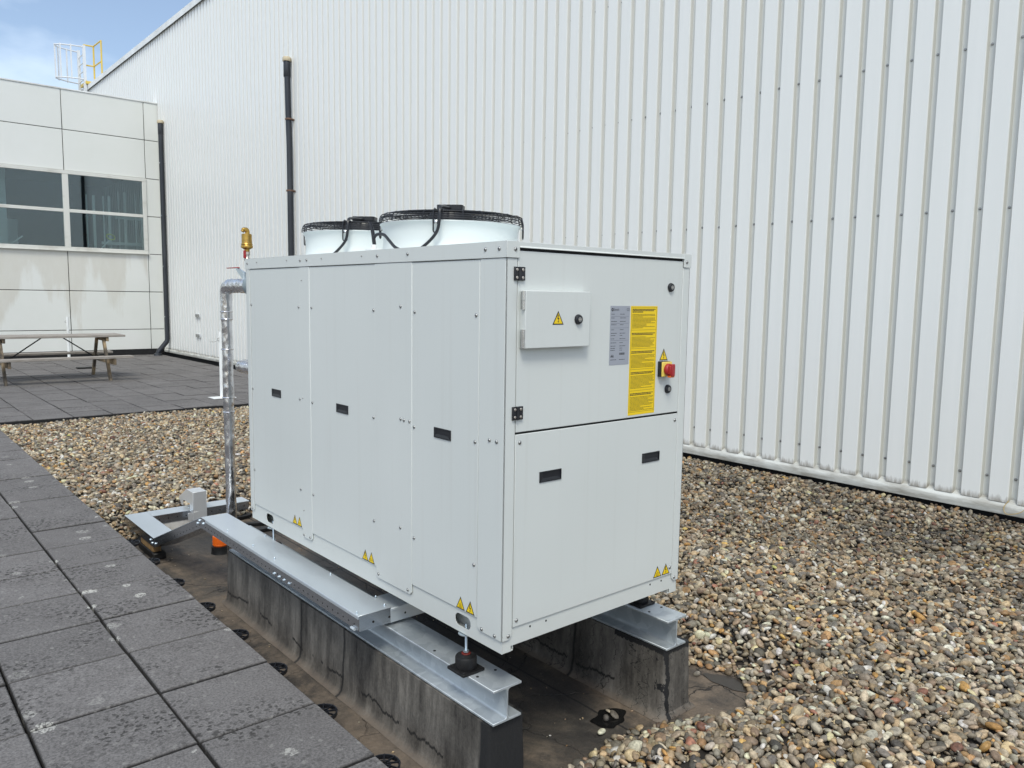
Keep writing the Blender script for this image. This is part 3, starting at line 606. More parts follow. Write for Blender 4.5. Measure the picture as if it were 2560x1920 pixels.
mb = MB(PT); pr_ = [(-.0125, 1.4868), (-.0125, 1.4885), (-.0085, 1.4925), (-.0085, ztop), (.012, ztop), (.012, 1.487)]
mb.prism([(.051, a, b) for a, b in pr_], (.934, 0, 0)); mb.build("door_drip_rail", CH, bevel=.0008)
MB(M['gap']).box((.051, -.0005, 1.4765), (.985, .011, 1.4868)).build("rain_gap", CH)
MB(PT).box((0.03, L_-.0, 1.4505), (W_, L_+d2, ztop)).build("roof_trim", CH, bevel=.002)
MB(M['shroud']).box((.0, .0, 1.47), (W_, L_, 1.500)).build("roof_plate", CH)
# end face: door and lower panel
door = MB(PT).box((.0475, -.0048, .8265), (.985, .014, 1.4765)).build("door", CH, bevel=.0018, seg=2)
low = MB(PT).box((.0475, -.0048, .0925), (.9855, .014, .8185)).build("front_panel", CH, bevel=.0018, seg=2)
MB(M['gap']).box((.048, -.001, .8185), (.985, .012, .8265)).build("panel_gap", CH)
# screws
for pn, l_ in ((pa, [(2.236,1.250),(1.634,1.248),(2.238,.773),(1.635,.776),(2.238,.299),(1.639,.301)]), (pb_, [(1.491,1.248),(.897,1.248),(1.494,.774),(.900,.773),(1.496,.301),(.901,.302)]), (pc, [(.573,1.248),(.577,.774),(.576,.302),(.166,.299),(.166,.773),(.166,1.245)])):
    for y, z in l_: screw(SIDE, side(y, z, .0045), parent=pn)
for pn, l_ in ((s1, [(1.606,.065),(1.535,.068)]), (s2, [(.676,1.268),(.676,.795),(.651,.793),(.609,.793),(.680,.323),(.861,.066),(.621,.064)]), (cp, [(.079,.793),(.038,.793),(.113,.062),(.035,.062)]), (rp, [(2.278,.063)])):
    for y, z in l_: screw(SIDE, side(y, z, .006), parent=pn)
for y, z in ((1.594,1.382),(1.597,.786),(1.602,.197)): screw(SIDE, side(y, z, .006), .0035, s1, M['bolt'])
for y in (2.274, 1.603, 1.530, .858, .619, .111, .033): screw(SIDE, side(y, 1.482, d2), parent=cap1)
for y in (2.139, 1.757, 1.371, .990): screw(SIDE, side(y, 1.485, d2), .0035, cap1, M['bolt'])
for x, z in ((.068,.788),(.967,.790),(.970,.124),(.065,.117)): screw(END, end(x, z, .0048), parent=low)
screw(END, end(.026,.066,.0055), parent=cp); screw(END, end(1.003,.072,.0055), parent=qp); screw(END, end(.030,1.481,.010), parent=cap2); screw(END, end(1.004,1.474,.010), parent=cap3)
# recessed pull handles
def handle(F, c, parent, w=.112, h=.041):
    mb = MB(M['black']); a, b = w/2, h/2; t = .006
    for r4 in (rect(-a, -b, a, -b+.004), rect(-a, b-.004, a, b), rect(-a, -b+.004, -a+.004, b-.004), rect(a-.004, -b+.004, a, b-.004)): mb.plate(F, c, r4, 0, .0035)
    u, v, n = F; c = Vector(c); e = .0005
    q = lambda x, y, dd: c+u*x+v*y+n*dd
    i0, j0 = a-.004, b-.004
    mb.poly([q(-i0, -j0, e), q(i0, -j0, e), q(i0, j0, e), q(-i0, j0, e)])
    mb.poly([q(-i0, -j0, .003), q(i0, -j0, .003), q(i0-.012, -j0+.011, .0009), q(-i0+.012, -j0+.011, .0009)], M['black']); mb.poly([q(-i0, -j0, .003), q(-i0+.012, -j0+.011, .0009), q(-i0+.012, j0, .0009), q(-i0, j0, .003)], M['black'])
    return mb.build("recessed_handle", parent)
for pn, y, z in ((pa, 1.919, .778), (pb_, 1.185, .778), (pc, .374, .774)): handle(SIDE, side(y, z, .0045), pn)
for x in (.224, .811): handle(END, end(x, .645, .0048), low)
# warning triangles
def tri(F, c, parent, kind, w=.055, h=.050):
    mb = MB(M['ink']); a = w/2; k = .0045
    T_ = lambda s_: [(-a+k*s_*1.7, k*s_), (a-k*s_*1.7, k*s_), (0, h-k*s_*2.1)]
    mb.plate(F, c, T_(0), 0, .0006); mb.plate(F, c, T_(.85), 0, .0009, M['yellow'])
    dd = (.0009, .0012)
    if kind == 'bolt':
        mb.plate(F, c, [(-.003,.037),(.0015,.037),(-.0005,.024),(.005,.024),(.001,.012),(.0035,.012),(-.0005,.0065),(-.003,.012),(-.0008,.012),(.001,.0205),(-.0045,.0205)], *dd, M['ink'])
    elif kind == 'heat':
        for x in (-.0065, 0, .0065):
            pts = [(x+.0016*math.sin(t*1.9), .009+.0023*t) for t in range(8 if x == 0 else 6)]
            mb.plate(F, c, [(p-.0008, q) for p, q in pts]+[(p+.0008, q) for p, q in pts[::-1]], *dd, M['ink'])
        mb.plate(F, c, rect(-.010, .0065, .010, .0078), *dd, M['ink'])
    else:
        for cx, cy, r_ in ((-.005,.014,.006), (.007,.0125,.0045)):
            ring = [(cx+r_*math.cos(R(30*i)), cy+r_*math.sin(R(30*i))) for i in range(11)]; inn = [(cx+r_*.68*math.cos(R(30*i)), cy+r_*.68*math.sin(R(30*i))) for i in range(11)]
            mb.plate(F, c, ring+inn[::-1], *dd, M['ink'])
    return mb.build("warning_sticker", parent, label={'bolt': 'yellow triangle with a lightning bolt', 'heat': 'yellow triangle with heat waves', 'fan': 'yellow triangle with rotating parts'}[kind])
for pn, ya, yb, k1, k2 in ((pa, 1.716, 1.661, 'bolt', 'fan'), (pb_, .980, .925, 'bolt', 'fan'), (pc, .248, .186, 'heat', 'bolt')):
    tri(SIDE, side(ya, .0985, .0046), pn, k1); tri(SIDE, side(yb, .0985, .0046), pn, k2)
tri(END, end(.884, .0985, .0049), low, 'heat'); tri(END, end(.942, .0985, .0049), low, 'bolt')
tri(END, end(.874, 1.056, .0049), door, 'bolt')
# black hinges across post and door
for z0 in (.874, 1.372):
    hb = MB(M['black']); hb.box((.0265, -.013, z0), (.0470, -.0056, z0+.048)); hb.box((.0490, -.013, z0), (.0750, -.0049, z0+.048)); hb.lathe((.048, -.013, z0), [(.0045, 0), (.0045, .048)], n=12)
    for x in (.0365, .0640):
        for z in (z0+.010, z0+.038): hb.lathe((x, -.0131, z), [(.0058, 0), (.0050, .0018), (.003, .0022)], M['nickel'], n=12, axis=-UY)
    hb.build("door_hinge", door, bevel=.0007)
# quarter-turn locks
def lock(c, parent, ang=0):
    mb = MB(M['black']); mb.lathe(c, [(.019, 0), (.019, .004), (.016, .010), (.012, .011)], n=28, axis=-UY)
    mb.lathe(Vector(c)-UY*.011, [(.0088, 0), (.0088, .0006)], M['bolt'], n=18, axis=-UY)
    ca, sa = math.cos(ang), math.sin(ang); mb.plate(END, Vector(c)-UY*.0116, [(x*ca-y*sa, x*sa+y*ca) for x, y in rect(-.0085, -.0016, .0085, .0016)], 0, .0012, M['nickel'])
    return mb.build("lock", parent)
lock(end(.904, 1.364, .0048), door, .3); lock(end(.907, .931, .0048), door, 2.2)
# small hatch on the door
hat = MB(PT); hat.box((.058, -.036, 1.131), (.387, -.0055, 1.338)); hatch = hat.build("hatch", CH, bevel=.003, seg=2)
for z0 in (1.134, 1.270):
    h2 = MB(M['steel'], M['steel']); h2.lathe((.056, -.028, z0), [(.007, 0), (.007, .0315)], n=14); h2.lathe((.056, -.028, z0+.033), [(.0078, 0), (.0078, .0325)], n=14); h2.box((.0565, -.026, z0+.002), (.058, -.010, z0+.063)); h2.build("hatch_hinge", hatch)
lock(end(.321, 1.234, .0365), hatch, .15); tri(END, end(.218, 1.2155, .0362), hatch, 'bolt', .056, .050)
# labels
def dashes(mb, F, o, u0, u1, v, h, m, seed, gapp=.0016, full=.9, d=(.0007,.0009)):
    rd = random.Random(seed); u = u0; e = u0+(u1-u0)*(full if full < 1 else 1)
    while u < e-.001:
        w = min(rd.uniform(.003, .011), e-u); mb.plate(F, o, rect(u, v, u+w, v+h), *d, m); u += w+gapp
yl = MB(M['yellow']); O = end(.655, .836, .0049); yl.plate(END, O, rect(0, 0, .168, .449), 0, .0006)
bl = [(.443,.352), (.345,.276), (.270,.190), (.184,.102), (.096,.013)]; sd = 0
for t0, b0 in bl:
    yl.plate(END, O, rect(.005, b0-.0012, .163, b0-.0004), .0006, .0009, M['ink'])
    v = t0-.009
    for hr in range(2 + (t0 > .44)): dashes(yl, END, O, .010, .158, v, .0036, M['ink'], sd, full=[.98,.9,.45][hr] ); v -= .0056; sd += 1
    v -= .0035
    while v > b0+.004:
        rd = random.Random(sd*7); dashes(yl, END, O, .010, .158, v, .0026, M['softink'], sd, full=rd.choice([1,.97,.95,.9,.6,.45,1,.8])); v -= .0050; sd += 1
yl.plate(END, O, rect(.0045, .010, .0053, .444), .0006, .0009, M['ink']); yl.plate(END, O, rect(.1627, .010, .1635, .444), .0006, .0009, M['ink']); yl.plate(END, O, rect(.0045, .444, .1635, .4448), .0006, .0009, M['ink'])
yl.build("instruction_label", door, label='tall yellow label closely printed in black')
gp = MB(M['grey']); O = end(.533, 1.049, .0049); gp.plate(END, O, rect(0, 0, .116, .236), 0, .0008)
gp.plate(END, O, [(.012+.0065*math.cos(R(20*i)), .221+.0065*math.sin(R(20*i))) for i in range(18)], .0008, .0011, M['ink'])
gp.plate(END, O, [(.0125+.0026*math.cos(R(30*i)), .221+.0026*math.sin(R(30*i))) for i in range(12)], .0011, .0013, M['grey'])
glyphs(gp, END, O+UX*.020+UZ*.2168, "Smith", .0135, M['ink'], .0012, 'LEFT'); glyphs(gp, END, O+UX*.1045+UZ*.216, "CE", .015, M['ink'], .0012)
sd = 100
for v in (.202, .187, .173, .160, .140, .126, .117, .104, .088, .075, .066, .058, .020):
    gp.plate(END, O, rect(.006, v-.003, .110, v-.0025), .0008, .001, M['ink']) if sd % 2 else None
    for u0, ln in ((.006, .9), (.058, .55)): dashes(gp, END, O, u0, u0+.045, v, .0022, M['ink'], sd, full=random.Random(sd).uniform(.35, .8)); sd += 1
for v in (.194, .166, .148, .098): gp.plate(END, O, rect(.006, v, .110, v+.0006), .0008, .001, M['ink'])
x = .058
for i in range(14): w = random.Random(i).choice([.0009,.0014,.002]); gp.plate(END, O, rect(x, .040, x+w, .049), .0008, .001, M['ink']); x += w+.001
for i in range(5): gp.plate(END, O, rect(.008+i*.0035, .030+(i%2)*.002, .0102+i*.0035, .038+(i%3)*.002), .0008, .001, M['ink'])
gp.build("rating_plate", door, label='grey rating plate with a small black logo reading Smith')
# rotary isolator
rs = thing("rotary_switch", (0, 0, 0), None, None); rs.parent = CH
bs = MB(M['paleyellow'], M['black']); bs.box((.837, -.008, .987), (.903, -.0049, 1.053), M['black']); bs.box((.838, -.024, .988), (.902, -.008, 1.052), M['black']); bs.box((.839, -.030, .989), (.902, -.024, 1.051), M['paleyellow']); 
bs.build("switch_plate", CH, bevel=.002, seg=2)
bpy.data.objects.remove(rs); rs = bpy.data.objects["switch_plate"]
kn = MB(M['red']); kn.lathe((.872, -.030, 1.018), [(.026, 0), (.026, .012), (.022, .016), (.020, .018)], n=28, axis=-UY); kn.box((.862, -.062, .992), (.884, -.046, 1.043)); kn.box((.856, -.058, 1.000), (.890, -.044, 1.036)); kn.build("switch_knob", rs, bevel=.003, seg=2)
MB(M['orange']).box((.860, -.056, .986), (.888, -.040, .993)).build("padlock_slide", rs, bevel=.001)
# fans
def fan(cy, n_):
    c = Vector((.514, cy, 0))
    sh = MB(M['shroud']); pf = [(.372, 1.5005), (.362, 1.503), (.340, 1.515), (.329, 1.535), (.326, 1.57), (.327, 1.605), (.331, 1.63), (.338, 1.643), (.343, 1.649), (.341, 1.653), (.330, 1.652), (.318, 1.635), (.314, 1.60), (.314, 1.505)]
    sh.lathe(c, pf, n=96, cap=False); s = sh.build("fan_shroud", CH)
    # guard: side rings, top rings, spokes
    gr = MB(M['black'])
    for z, r_ in ((1.662, .347), (1.672, .3455), (1.682, .342), (1.693, .336)): gr.tube([c+Vector((r_*math.cos(R(a)), r_*math.sin(R(a)), z)) for a in range(0, 360, 6)], .0021, n=5, closed=True)
    r_ = .322
    while r_ > .09:
        z = 1.697+.016*(1-(r_/.33)**2); gr.tube([c+Vector((r_*math.cos(R(a)), r_*math.sin(R(a)), z)) for a in range(0, 360, 9)], .0016, n=4, closed=True); r_ -= .019
    for a in range(0, 360, 15):
        ca, sa = math.cos(R(a+3)), math.sin(R(a+3))
        gr.tube([c+Vector((ca*q, sa*q, z)) for q, z in ((.346, 1.655), (.346, 1.672), (.339, 1.690), (.326, 1.698), (.20, 1.706), (.09, 1.711))], .0022, n=5)
    gr.build("guard_grille", s)
    mt = MB(M['black']); mt.lathe(c, [(.105, 1.60), (.110, 1.62), (.110, 1.700), (.100, 1.716), (.05, 1.720)], n=32)
    for k in range(7):
        a = 2*math.pi*k/7; u = Vector((math.cos(a), math.sin(a), 0)); v = Vector((-math.sin(a), math.cos(a), 0))
        mt.poly([c+u*.10+v*-.045+UZ*1.60, c+u*.31+v*-.075+UZ*1.605, c+u*.31+v*.065+UZ*1.650, c+u*.10+v*.045+UZ*1.645])
    mt.build("fan_motor", s)
    tb = MB(M['black']); tb.plate((Vector((.7,-.714,0)), Vector((.714,.7,0)), UZ), c+UZ*1.716, rrect(-.058, -.048, .058, .048, .02), 0, .012); tb.plate((Vector((.7,-.714,0)), Vector((.714,.7,0)), UZ), c+UZ*1.728, rrect(-.064, -.052, .064, .052, .022), 0, .024)
    tb.lathe(c+Vector((-.03, -.045, 1.748)), [(.004, 0), (.003, .002)], M['steel'], n=8)
    tb.build("terminal_box", s, bevel=.004, seg=2)
    for a in (223, 313, 43, 133):
        u = Vector((math.cos(R(a)), math.sin(R(a)), 0)); v = Vector((-math.sin(R(a)), math.cos(R(a)), 0)); w = .0115
        cl = MB(M['black'])
        for s_ in (-1, 1): cl.tube([c+u*q+v*(s_*w)+UZ*z for q, z in ((.25, 1.7), (.325, 1.703), (.347, 1.692), (.354, 1.66), (.354, 1.605))], .0034, n=7)
        cl.tube([c+u*.354+v*(w*math.cos(R(t)))+UZ*(1.605+w*math.sin(R(t))*1.0) for t in range(180, 361, 20)], .0034, n=7)
        cl.lathe(c+u*.346+UZ*1.640, [(.009, 0), (.009, .007), (.006, .009)], M['steel'], n=12, axis=u)
        cl.build("mounting_clip", s)
    return s, c
f1, c1 = fan(1.04, 0); f2, c2 = fan(1.865, 1)
def smoothpath(pts, k=6):
    pts = [Vector(p) for p in pts]; P = [pts[0]]+pts+[pts[-1]]; out = []
    for i in range(1, len(P)-2):
        for t in range(k):
            t_ = t/k; a, b, c, d = P[i-1], P[i], P[i+1], P[i+2]
            out.append(.5*((2*b)+(c-a)*t_+(2*a-5*b+4*c-d)*t_**2+(3*b-a-3*c+d)*t_**3))
    return out+[pts[-1]]
u = Vector((math.cos(R(226)), math.sin(R(226)), 0))
for s, c, far in ((f1, c1, False), (f2, c2, True)):
    p = [c+u*.06+UZ*1.735, c+u*.14+UZ*1.728, c+u*.30+UZ*1.716, c+u*.355+UZ*1.700, c+u*.366+UZ*1.655, c+u*.366+Vector((-.006,.01,1.60)), c+u*.372+Vector((-.02,.05,1.555)), c+u*.37+Vector((-.03,.13,1.516)), c+u*.37+Vector((-.03,.20,1.508))]
    MB(M['black']).tube(smoothpath(p), .0072, n=9).build("power_cable", s)
gl = MB(M['trim']); gl.box((.09, 1.075, 1.500), (.15, 1.13, 1.528)); gl.lathe((.12, 1.10, 1.528), [(.014, 0), (.014, .016), (.011, .018)], n=8); gl.build("cable_gland", CH, bevel=.001)
MB(M['black']).tube(smoothpath([(.12,1.10,1.54),(.12,1.10,1.575),(.125,1.08,1.592),(.13,1.03,1.588),(.12,.97,1.560),(.11,.90,1.525),(.11,.83,1.508),(.12,.75,1.507),(.16,.72,1.507)]), .0072, n=9).build("power_cable", CH)
MB(M['black']).tube(smoothpath([(.165,1.215,1.655),(.17,1.20,1.62),(.172,1.19,1.57),(.175,1.18,1.51)]), .009, n=8).build("drain_stay", CH)
# rubber isolators under the unit
def isolator(x, y, label):
    t = thing("vibration_mount", (x, y, -.155), label, 'rubber mount', 'rubber vibration mounts on the beams'); b = Vector((x, y, -.1548))
    bb = MB(M['rubber']); bb.plate((UX, UY, UZ), b, rrect(-.055, -.055, .055, .055, .008), 0, .010); 
    for sx in (-1, 1):
        for sy in (-1, 1): bb.lathe(b+Vector((sx*.043, sy*.043, .010)), [(.006, 0), (.006, .003)], M['gap'], n=10)
    bb.build("base_plate", t, bevel=.0015)
    MB(M['rubber']).lathe(b+UZ*.010, [(.042, 0), (.043, .003), (.043, .044), (.040, .049), (.026, .051), (.022, .055), (.016, .0565)], n=36).build("rubber_body", t)
    MB(M['redwood']).lathe(b+UZ*.0665, [(.0185, 0), (.0185, .0028)], n=24).build("red_washer", t)
    st = MB(M['zinc']); st.lathe(b+UZ*.072, [(.0055, 0)]+[(.0055 if i % 2 else .0047, .002*i) for i in range(1, 60)], n=12); st.lathe(b+UZ*.0725, [(.012, 0), (.012, .008)], n=6); st.build("threaded_stud", t)
    MB(M['zinc']).lathe(b+UZ*.1485, [(.032, 0), (.032, .0035)], n=32).build("zinc_disc", t); MB(M['zinc']).lathe(b+UZ*.158, [(.012, 0), (.012, .009)], n=6).build("nut", t)
isolator(.020, .242, 'black rubber mount under the near corner, seen whole on the left beam')
isolator(.020, 2.05, 'black rubber mount half hidden behind the cable tray')
isolator(1.092, .262, 'black rubber mount on the right beam with only its base plate showing')
# ================================================================== CABLE TRAYS
TR = thing("cable_tray", (0, 2, -.138), 'long galvanised cable tray with a flat lid running past the unit and stepping down', 'cable tray')
x0, x1 = -.150+.012, .020; 
def holes(mb, p0, p1, n, F, r=.0042, z=0):
    for i in range(n):
        p = Vector(p0).lerp(Vector(p1), (i+.5)/n); mb.lathe(p, [(r, 0), (r, .0006)], M['gap'], n=8, axis=F[2])
mb = MB(M['tray_side']); xa, xb, ya, yb, zb, zt = -.152, .012, .782, 2.735, -.140, -.073
mb.box((xa+.002, ya, zb), (xa+.0045, yb, zt)); mb.box((xb-.0045, ya, zb), (xb-.002, yb, zt)); mb.box((xa+.0045, ya, zb), (xb-.0045, yb, zb+.0025)); mb.box((xa+.0045, ya, zb+.0025), (xb-.0045, ya+.0025, zt))
holes(mb, (xa+.002, ya+.02, zb+.022), (xa+.002, yb-.05, zb+.022), 38, SIDE)
mb.build("tray_run", TR)
mb = MB(M['tray']); mb.box((xa, ya+.004, zt), (xb, yb, zt+.0025)); mb.box((xa-.0008, ya+.004, zt-.014), (xa+.0018, yb-.08, zt)); mb.box((xb-.0018, ya+.165, zt-.014), (xb+.0008, yb, zt)); mb.build("tray_lid", TR, bevel=.0008)
mb = MB(M['tray']); xe = .62; mb.box((xb-.0045, ya-.001, zb), (xe, ya+.0025, zt-.002)); mb.box((xb, ya+.155, zb), (xe, ya+.158, zt-.002)); mb.box((xb, ya+.0025, zb), (xe, ya+.155, zb+.0025)); mb.box((xb+.0015, ya-.003, zt-.0025), (xe, ya+.161, zt)); mb.box((xb+.0015, ya-.004, zt-.014), (xe, ya-.0015, zt-.0026))
holes(mb, (xa+.03, ya-.001, zb+.028), (xe, ya-.001, zb+.028), 9, END, .0055); mb.build("tray_branch", TR, bevel=.0008)
MB(M['tray']).tube([(xa-.004, ya+.03, zb+.002), (xa-.004, ya+.06, zb+.002)], .007, n=8).build("tray_joiner", TR)
# sloping step and low landing
yc, zc, yl2 = 3.735, -.455, 4.500
S0 = Vector((0, yb, zt)); S1 = Vector((0, yc, zc)); dv = (S1-S0); nrm = Vector((0, -dv.z, dv.y)).normalized()*-.066
mb = MB(M['tray_side'])
for xx in (xa+.002, xb-.0045): mb.prism([(xx, yb, zt-.002), (xx, yc, zc-.002), (xx, yc, zc-.068), (xx, yb, zb)], (.0025, 0, 0))
mb.prism([(xa+.004, yb, zb), (xa+.004, yc, zc-.068), (xa+.004, yc, zc-.0655), (xa+.004, yb, zb+.0025)], (xb-xa-.008, 0, 0))
for i in range(16):
    t = (i+.5)/16; mb.lathe((xa+.002, yb+(yc-yb)*t, zt-.044+(zc-zt)*t), [(.0042, 0), (.0042, .0006)], M['gap'], n=8, axis=-UX)
mb.build("tray_slope", TR)
MB(M['tray']).prism([(xa, yb-.001, zt+.0025), (xa, yc+.002, zc+.0025), (xa, yc+.002, zc-.0005), (xa, yb-.001, zt-.0005)], (xb-xa, 0, 0)).build("tray_lid", TR, bevel=.0006)
mb = MB(M['tray_side']); mb.box((xa+.002, yc, zc-.068), (xa+.0045, yl2, zc)); mb.box((xb-.0045, yc, zc-.068), (xb-.002, yl2-.16, zc)); mb.box((xa+.0045, yc, zc-.068), (xb-.0045, yl2, zc-.0655)); mb.box((xa, yc+.003, zc), (xb, yl2, zc+.0025), M['tray']); mb.build("tray_landing", TR, bevel=.0006)
mb = MB(M['tray_side']); mb.box((xb+.0006, yl2-.160, zc-.0695), (.79, yl2-.1575, zc-.001)); mb.box((xb, yl2-.0025, zc-.068), (.79, yl2, zc-.001)); mb.box((xb, yl2-.1575, zc-.068), (.79, yl2-.0025, zc-.0655)); mb.box((xb+.001, yl2-.163, zc), (.80, yl2+.003, zc+.0022), M['tray']); mb.box((xb+.001, yl2-.164, zc-.012), (.80, yl2-.161, zc-.0002))
holes(mb, (xb+.02, yl2-.160, zc-.036), (.79, yl2-.160, zc-.036), 11, END, .0055); mb.build("tray_branch", TR)
def bolt(p, ax, r=.0085, parent=TR): MB(M['zinc']).lathe(p, [(r*1.3, 0), (r*1.3, .001), (r, .0015), (r*.9, .006), (r*.4, .0085)], n=14, axis=ax).build("bolt", parent)
for y, z in ((2.80,-.125),(2.70,-.105),(2.765,-.10)): bolt((xa+.002, y, z), -UX, .010)
for y in (1.66,1.60,1.54,1.48): bolt((xa+.002, y, zb+.012), -UX, .008)
for y, z in ((3.70,-.485),(3.78,-.50),(3.82,-.485)): bolt((xa+.002, y, z), -UX, .009)
for x, y in ((-.13,2.35),(0,2.12),(0,1.33),(-.12,1.72),(-.14,.82),(.0,.82),(.02,.93),(-.12,2.0)): bolt((x, y, zt+.0025), UZ, .0045)
# wood block and pale kerb stone beneath the landing
MB(M['rubber']).box((-.150, 3.76, GZ+.002), (-.060, 4.14, -.578)).build('dark_pad', bevel=.006, label='dark filler pad standing in for the shadow under the timber offcut', cat='rubber pad')  # added filler under the timber; its dark colour stands in for shadow
MB(M['timber']).box((-.142, 3.80, -.5775), (-.085, 4.10, zc-.0695)).build("timber_block", bevel=.003, label='short timber offcut propping the low end of the cable tray', cat='wood block')
MB(M['concrete']).box((.08, 4.345, GZ+.002), (.33, 4.48, zc-.0695)).build("concrete_block", bevel=.006, label='pale concrete block under the low tray next to the metal hood', cat='concrete block')
# hooded sheet metal duct beside the branch
HD = thing("cable_hood", (.33, 4.2, -.63), 'small brushed aluminium cable hood with slanted side rising over the low tray', 'cable hood')

mb = MB(M['alu'])
pr_ = [(4.262,-.525),(4.262,-.293),(4.42,-.293),(4.62,-.400),(4.55,-.452),(4.505,-.451),(4.505,-.40),(4.345,-.40),(4.330,-.525)]
for xx in (.305, .4125): mb.prism([(xx, a, b) for a, b in pr_], (.0015, 0, 0))
mb.box((.3065, 4.262, -.525), (.4125, 4.2635, -.293)); mb.box((.3065, 4.2635, -.2945), (.4125, 4.42, -.293)); mb.prism([(.3065, 4.42, -.293), (.3065, 4.62, -.400), (.3065, 4.62, -.4015), (.3065, 4.42, -.2945)], (.106, 0, 0))
mb.box((.3035, 4.2605, -.455), (.4155, 4.262, -.4535)); mb.box((.265, 4.268, -.522), (.305, 4.27, -.456)); mb.build("hood_body", HD, bevel=.0012)
for y, z in ((4.36,-.435),(4.29,-.44),(4.32,-.455)): bolt((.305, y, z), -UX, .005, HD)
# pieces of black rubber strip lying behind the unit
for i, (p, w, a) in enumerate((((.76, 4.42), (.055, .020), .2), ((.80, 4.16), (.07, .02), -.35), ((.77, 3.98), (.10, .035), .1))):
    mb = MB(M['rubber']); ca, sa = math.cos(a), math.sin(a); q = [(p[0]+x*ca-y*sa, p[1]+x*sa+y*ca, GZ+.003) for x, y in ((-w[0]*1.6,-w[1]),(w[0]*1.6,-w[1]),(w[0]*1.6,w[1]),(-w[0]*1.6,w[1]))]
    mb.prism(q, (0, 0, .028)); mb.build("rubber_strip", bevel=.003, label=['short black rubber strip lying farthest behind the unit by the gravel', 'black rubber strip lying askew behind the unit', 'wide black rubber strip lying nearest the rear of the unit'][i], cat='rubber strip', group='rubber strips behind the unit')
# roof drain with orange collar
DR = thing("roof_drain", (.300, 3.66, GZ), 'black roof drain pipe with orange collar under the bend of the cable tray', 'drain pipe')
MB(M['rubber']).lathe((.300, 3.66, GZ), [(.070, .001), (.067, .006), (.066, .055), (.050, .0575)], n=28).build("drain_base", DR)
mb = MB(M['orange']); mb.lathe((.300, 3.66, GZ+.058), [(.054, 0), (.058, .01), (.055, .02), (.059, .032), (.055, .045), (.058, .058), (.055, .072)], n=28); mb.build("orange_collar", DR)
MB(M['rubber']).lathe((.300, 3.66, GZ+.1305), [(.045, 0), (.045, .10)], n=20).build("drain_pipe", DR)
# ---- piping at the rear of the unit
PX_, PY_, PZ_ = .215, 3.20, 1.362
WP = thing("water_pipe", (PX_, PY_, GZ), 'tall foil-wrapped insulated pipe rising behind the unit with an elbow at the top', 'pipe')
def crinkle(ob, amp, seed):
    from mathutils import noise
    for v in ob.data.vertices:
        c = v.co; n_ = noise.noise(Vector((c.x*22+seed, c.y*22, c.z*13)))*amp+noise.noise(Vector((c.x*60, c.y*60+seed, c.z*38)))*amp*.6; v.co = c+v.normal*n_
def finepath(pts, step=.012):
    out = []
    for a, b in zip(pts, pts[1:]):
        a, b = Vector(a), Vector(b); n = max(1, int((b-a).length/step)); out += [a.lerp(b, i/n) for i in range(n)]
    return out+[Vector(pts[-1])]
arc = [(PX_, PY_-.055+.055*math.sin(R(a)), PZ_-.055+.055*math.cos(R(a))) for a in range(0, 91, 15)]
def rad(p):
    r_ = .0345
    return r_+(.0035 if p.z > 1.13 else 0)+(.002 if .55 < p.z < .70 else 0)
pth = finepath([(PX_, PY_, GZ+.0), (PX_, PY_, PZ_-.055)])
o = MB(M['foil']).tube(pth, [rad(p) for p in pth], n=36).build("riser", WP); crinkle(o, .0030, 1)
pth = finepath(arc[::-1]); o = MB(M['foil']).tube([(PX_, PY_, PZ_-.10)]+pth+[(PX_, PY_-.09, PZ_)], .041, n=36).build("elbow", WP); crinkle(o, .002, 5)
pth = finepath([(PX_, PY_-.07, PZ_), (PX_, 2.78, PZ_)]); o = MB(M['foil']).tube(pth, .0455, n=36).build("wrapped_joint", WP); crinkle(o, .0045, 9)
for z in (1.185, 1.135, .93, .60, .50): MB(M['foil']).lathe((PX_, PY_, z), [(.040, 0), (.0415, .004), (.040, .008)], n=28).build("foil_band", WP)
MB(M['bluegrey']).lathe((PX_, 2.81, PZ_), [(.042, 0), (.052, .03), (.070, .07), (.076, .12), (.076, .50)], n=36, axis=-UY).build("pipe_coupling", WP)
BV = thing("ball_valve", (PX_, 2.80, PZ_+.04), 'ball valve with flat red lever on the elbow of the foil-wrapped pipe', 'valve')
mb = MB(M['zinc']); mb.lathe((PX_, 2.88, PZ_+.025), [(.012, 0), (.012, .045), (.015, .046), (.015, .058)], n=16); mb.prism([(PX_-.008, 2.865, PZ_+.085), (PX_-.008, 2.99, PZ_+.118), (PX_-.008, 3.0, PZ_+.105), (PX_-.008, 2.90, PZ_+.050)], (.016, 0, 0)); mb.build("valve_stem", BV)
MB(M['red']).box((PX_-.009, 2.97, PZ_+.115), (PX_+.009, 3.16, PZ_+.121)).build("valve_lever", BV, bevel=.002)
MB(M['brass']).lathe((PX_+.01, 2.62, PZ_+.06), [(.020, 0), (.022, .03), (.016, .05)], n=16).build("brass_cap", BV)
vx, vy, vz = .043, 2.40, 1.455
AV = thing("air_vent", (vx, vy, vz), 'brass automatic air vent on a short valve rising above the rear corner of the unit', 'air vent')
MB(M['nickel']).lathe((vx, vy, vz), [(.013, 0), (.013, .045), (.018, .048), (.019, .058), (.014, .065), (.014, .078), (.018, .082), (.018, .098), (.012, .102)], n=8).build("valve_body", AV)
mb = MB(M['red']); mb.plate((UX, UZ, -UY), (vx-.018, vy-.006, vz+.085), rrect(-.008, -.025, .008, .022, .007), 0, .008); mb.build("red_handle", AV, bevel=.002)
MB(M['brass']).lathe((vx, vy, vz+.100), [(.015, 0), (.015, .012), (.022, .016), (.033, .022), (.034, .030), (.031, .036), (.0335, .040), (.0305, .046), (.029, .050), (.0285, .098), (.026, .101), (.010, .103)], n=32).build("vent_body", AV)
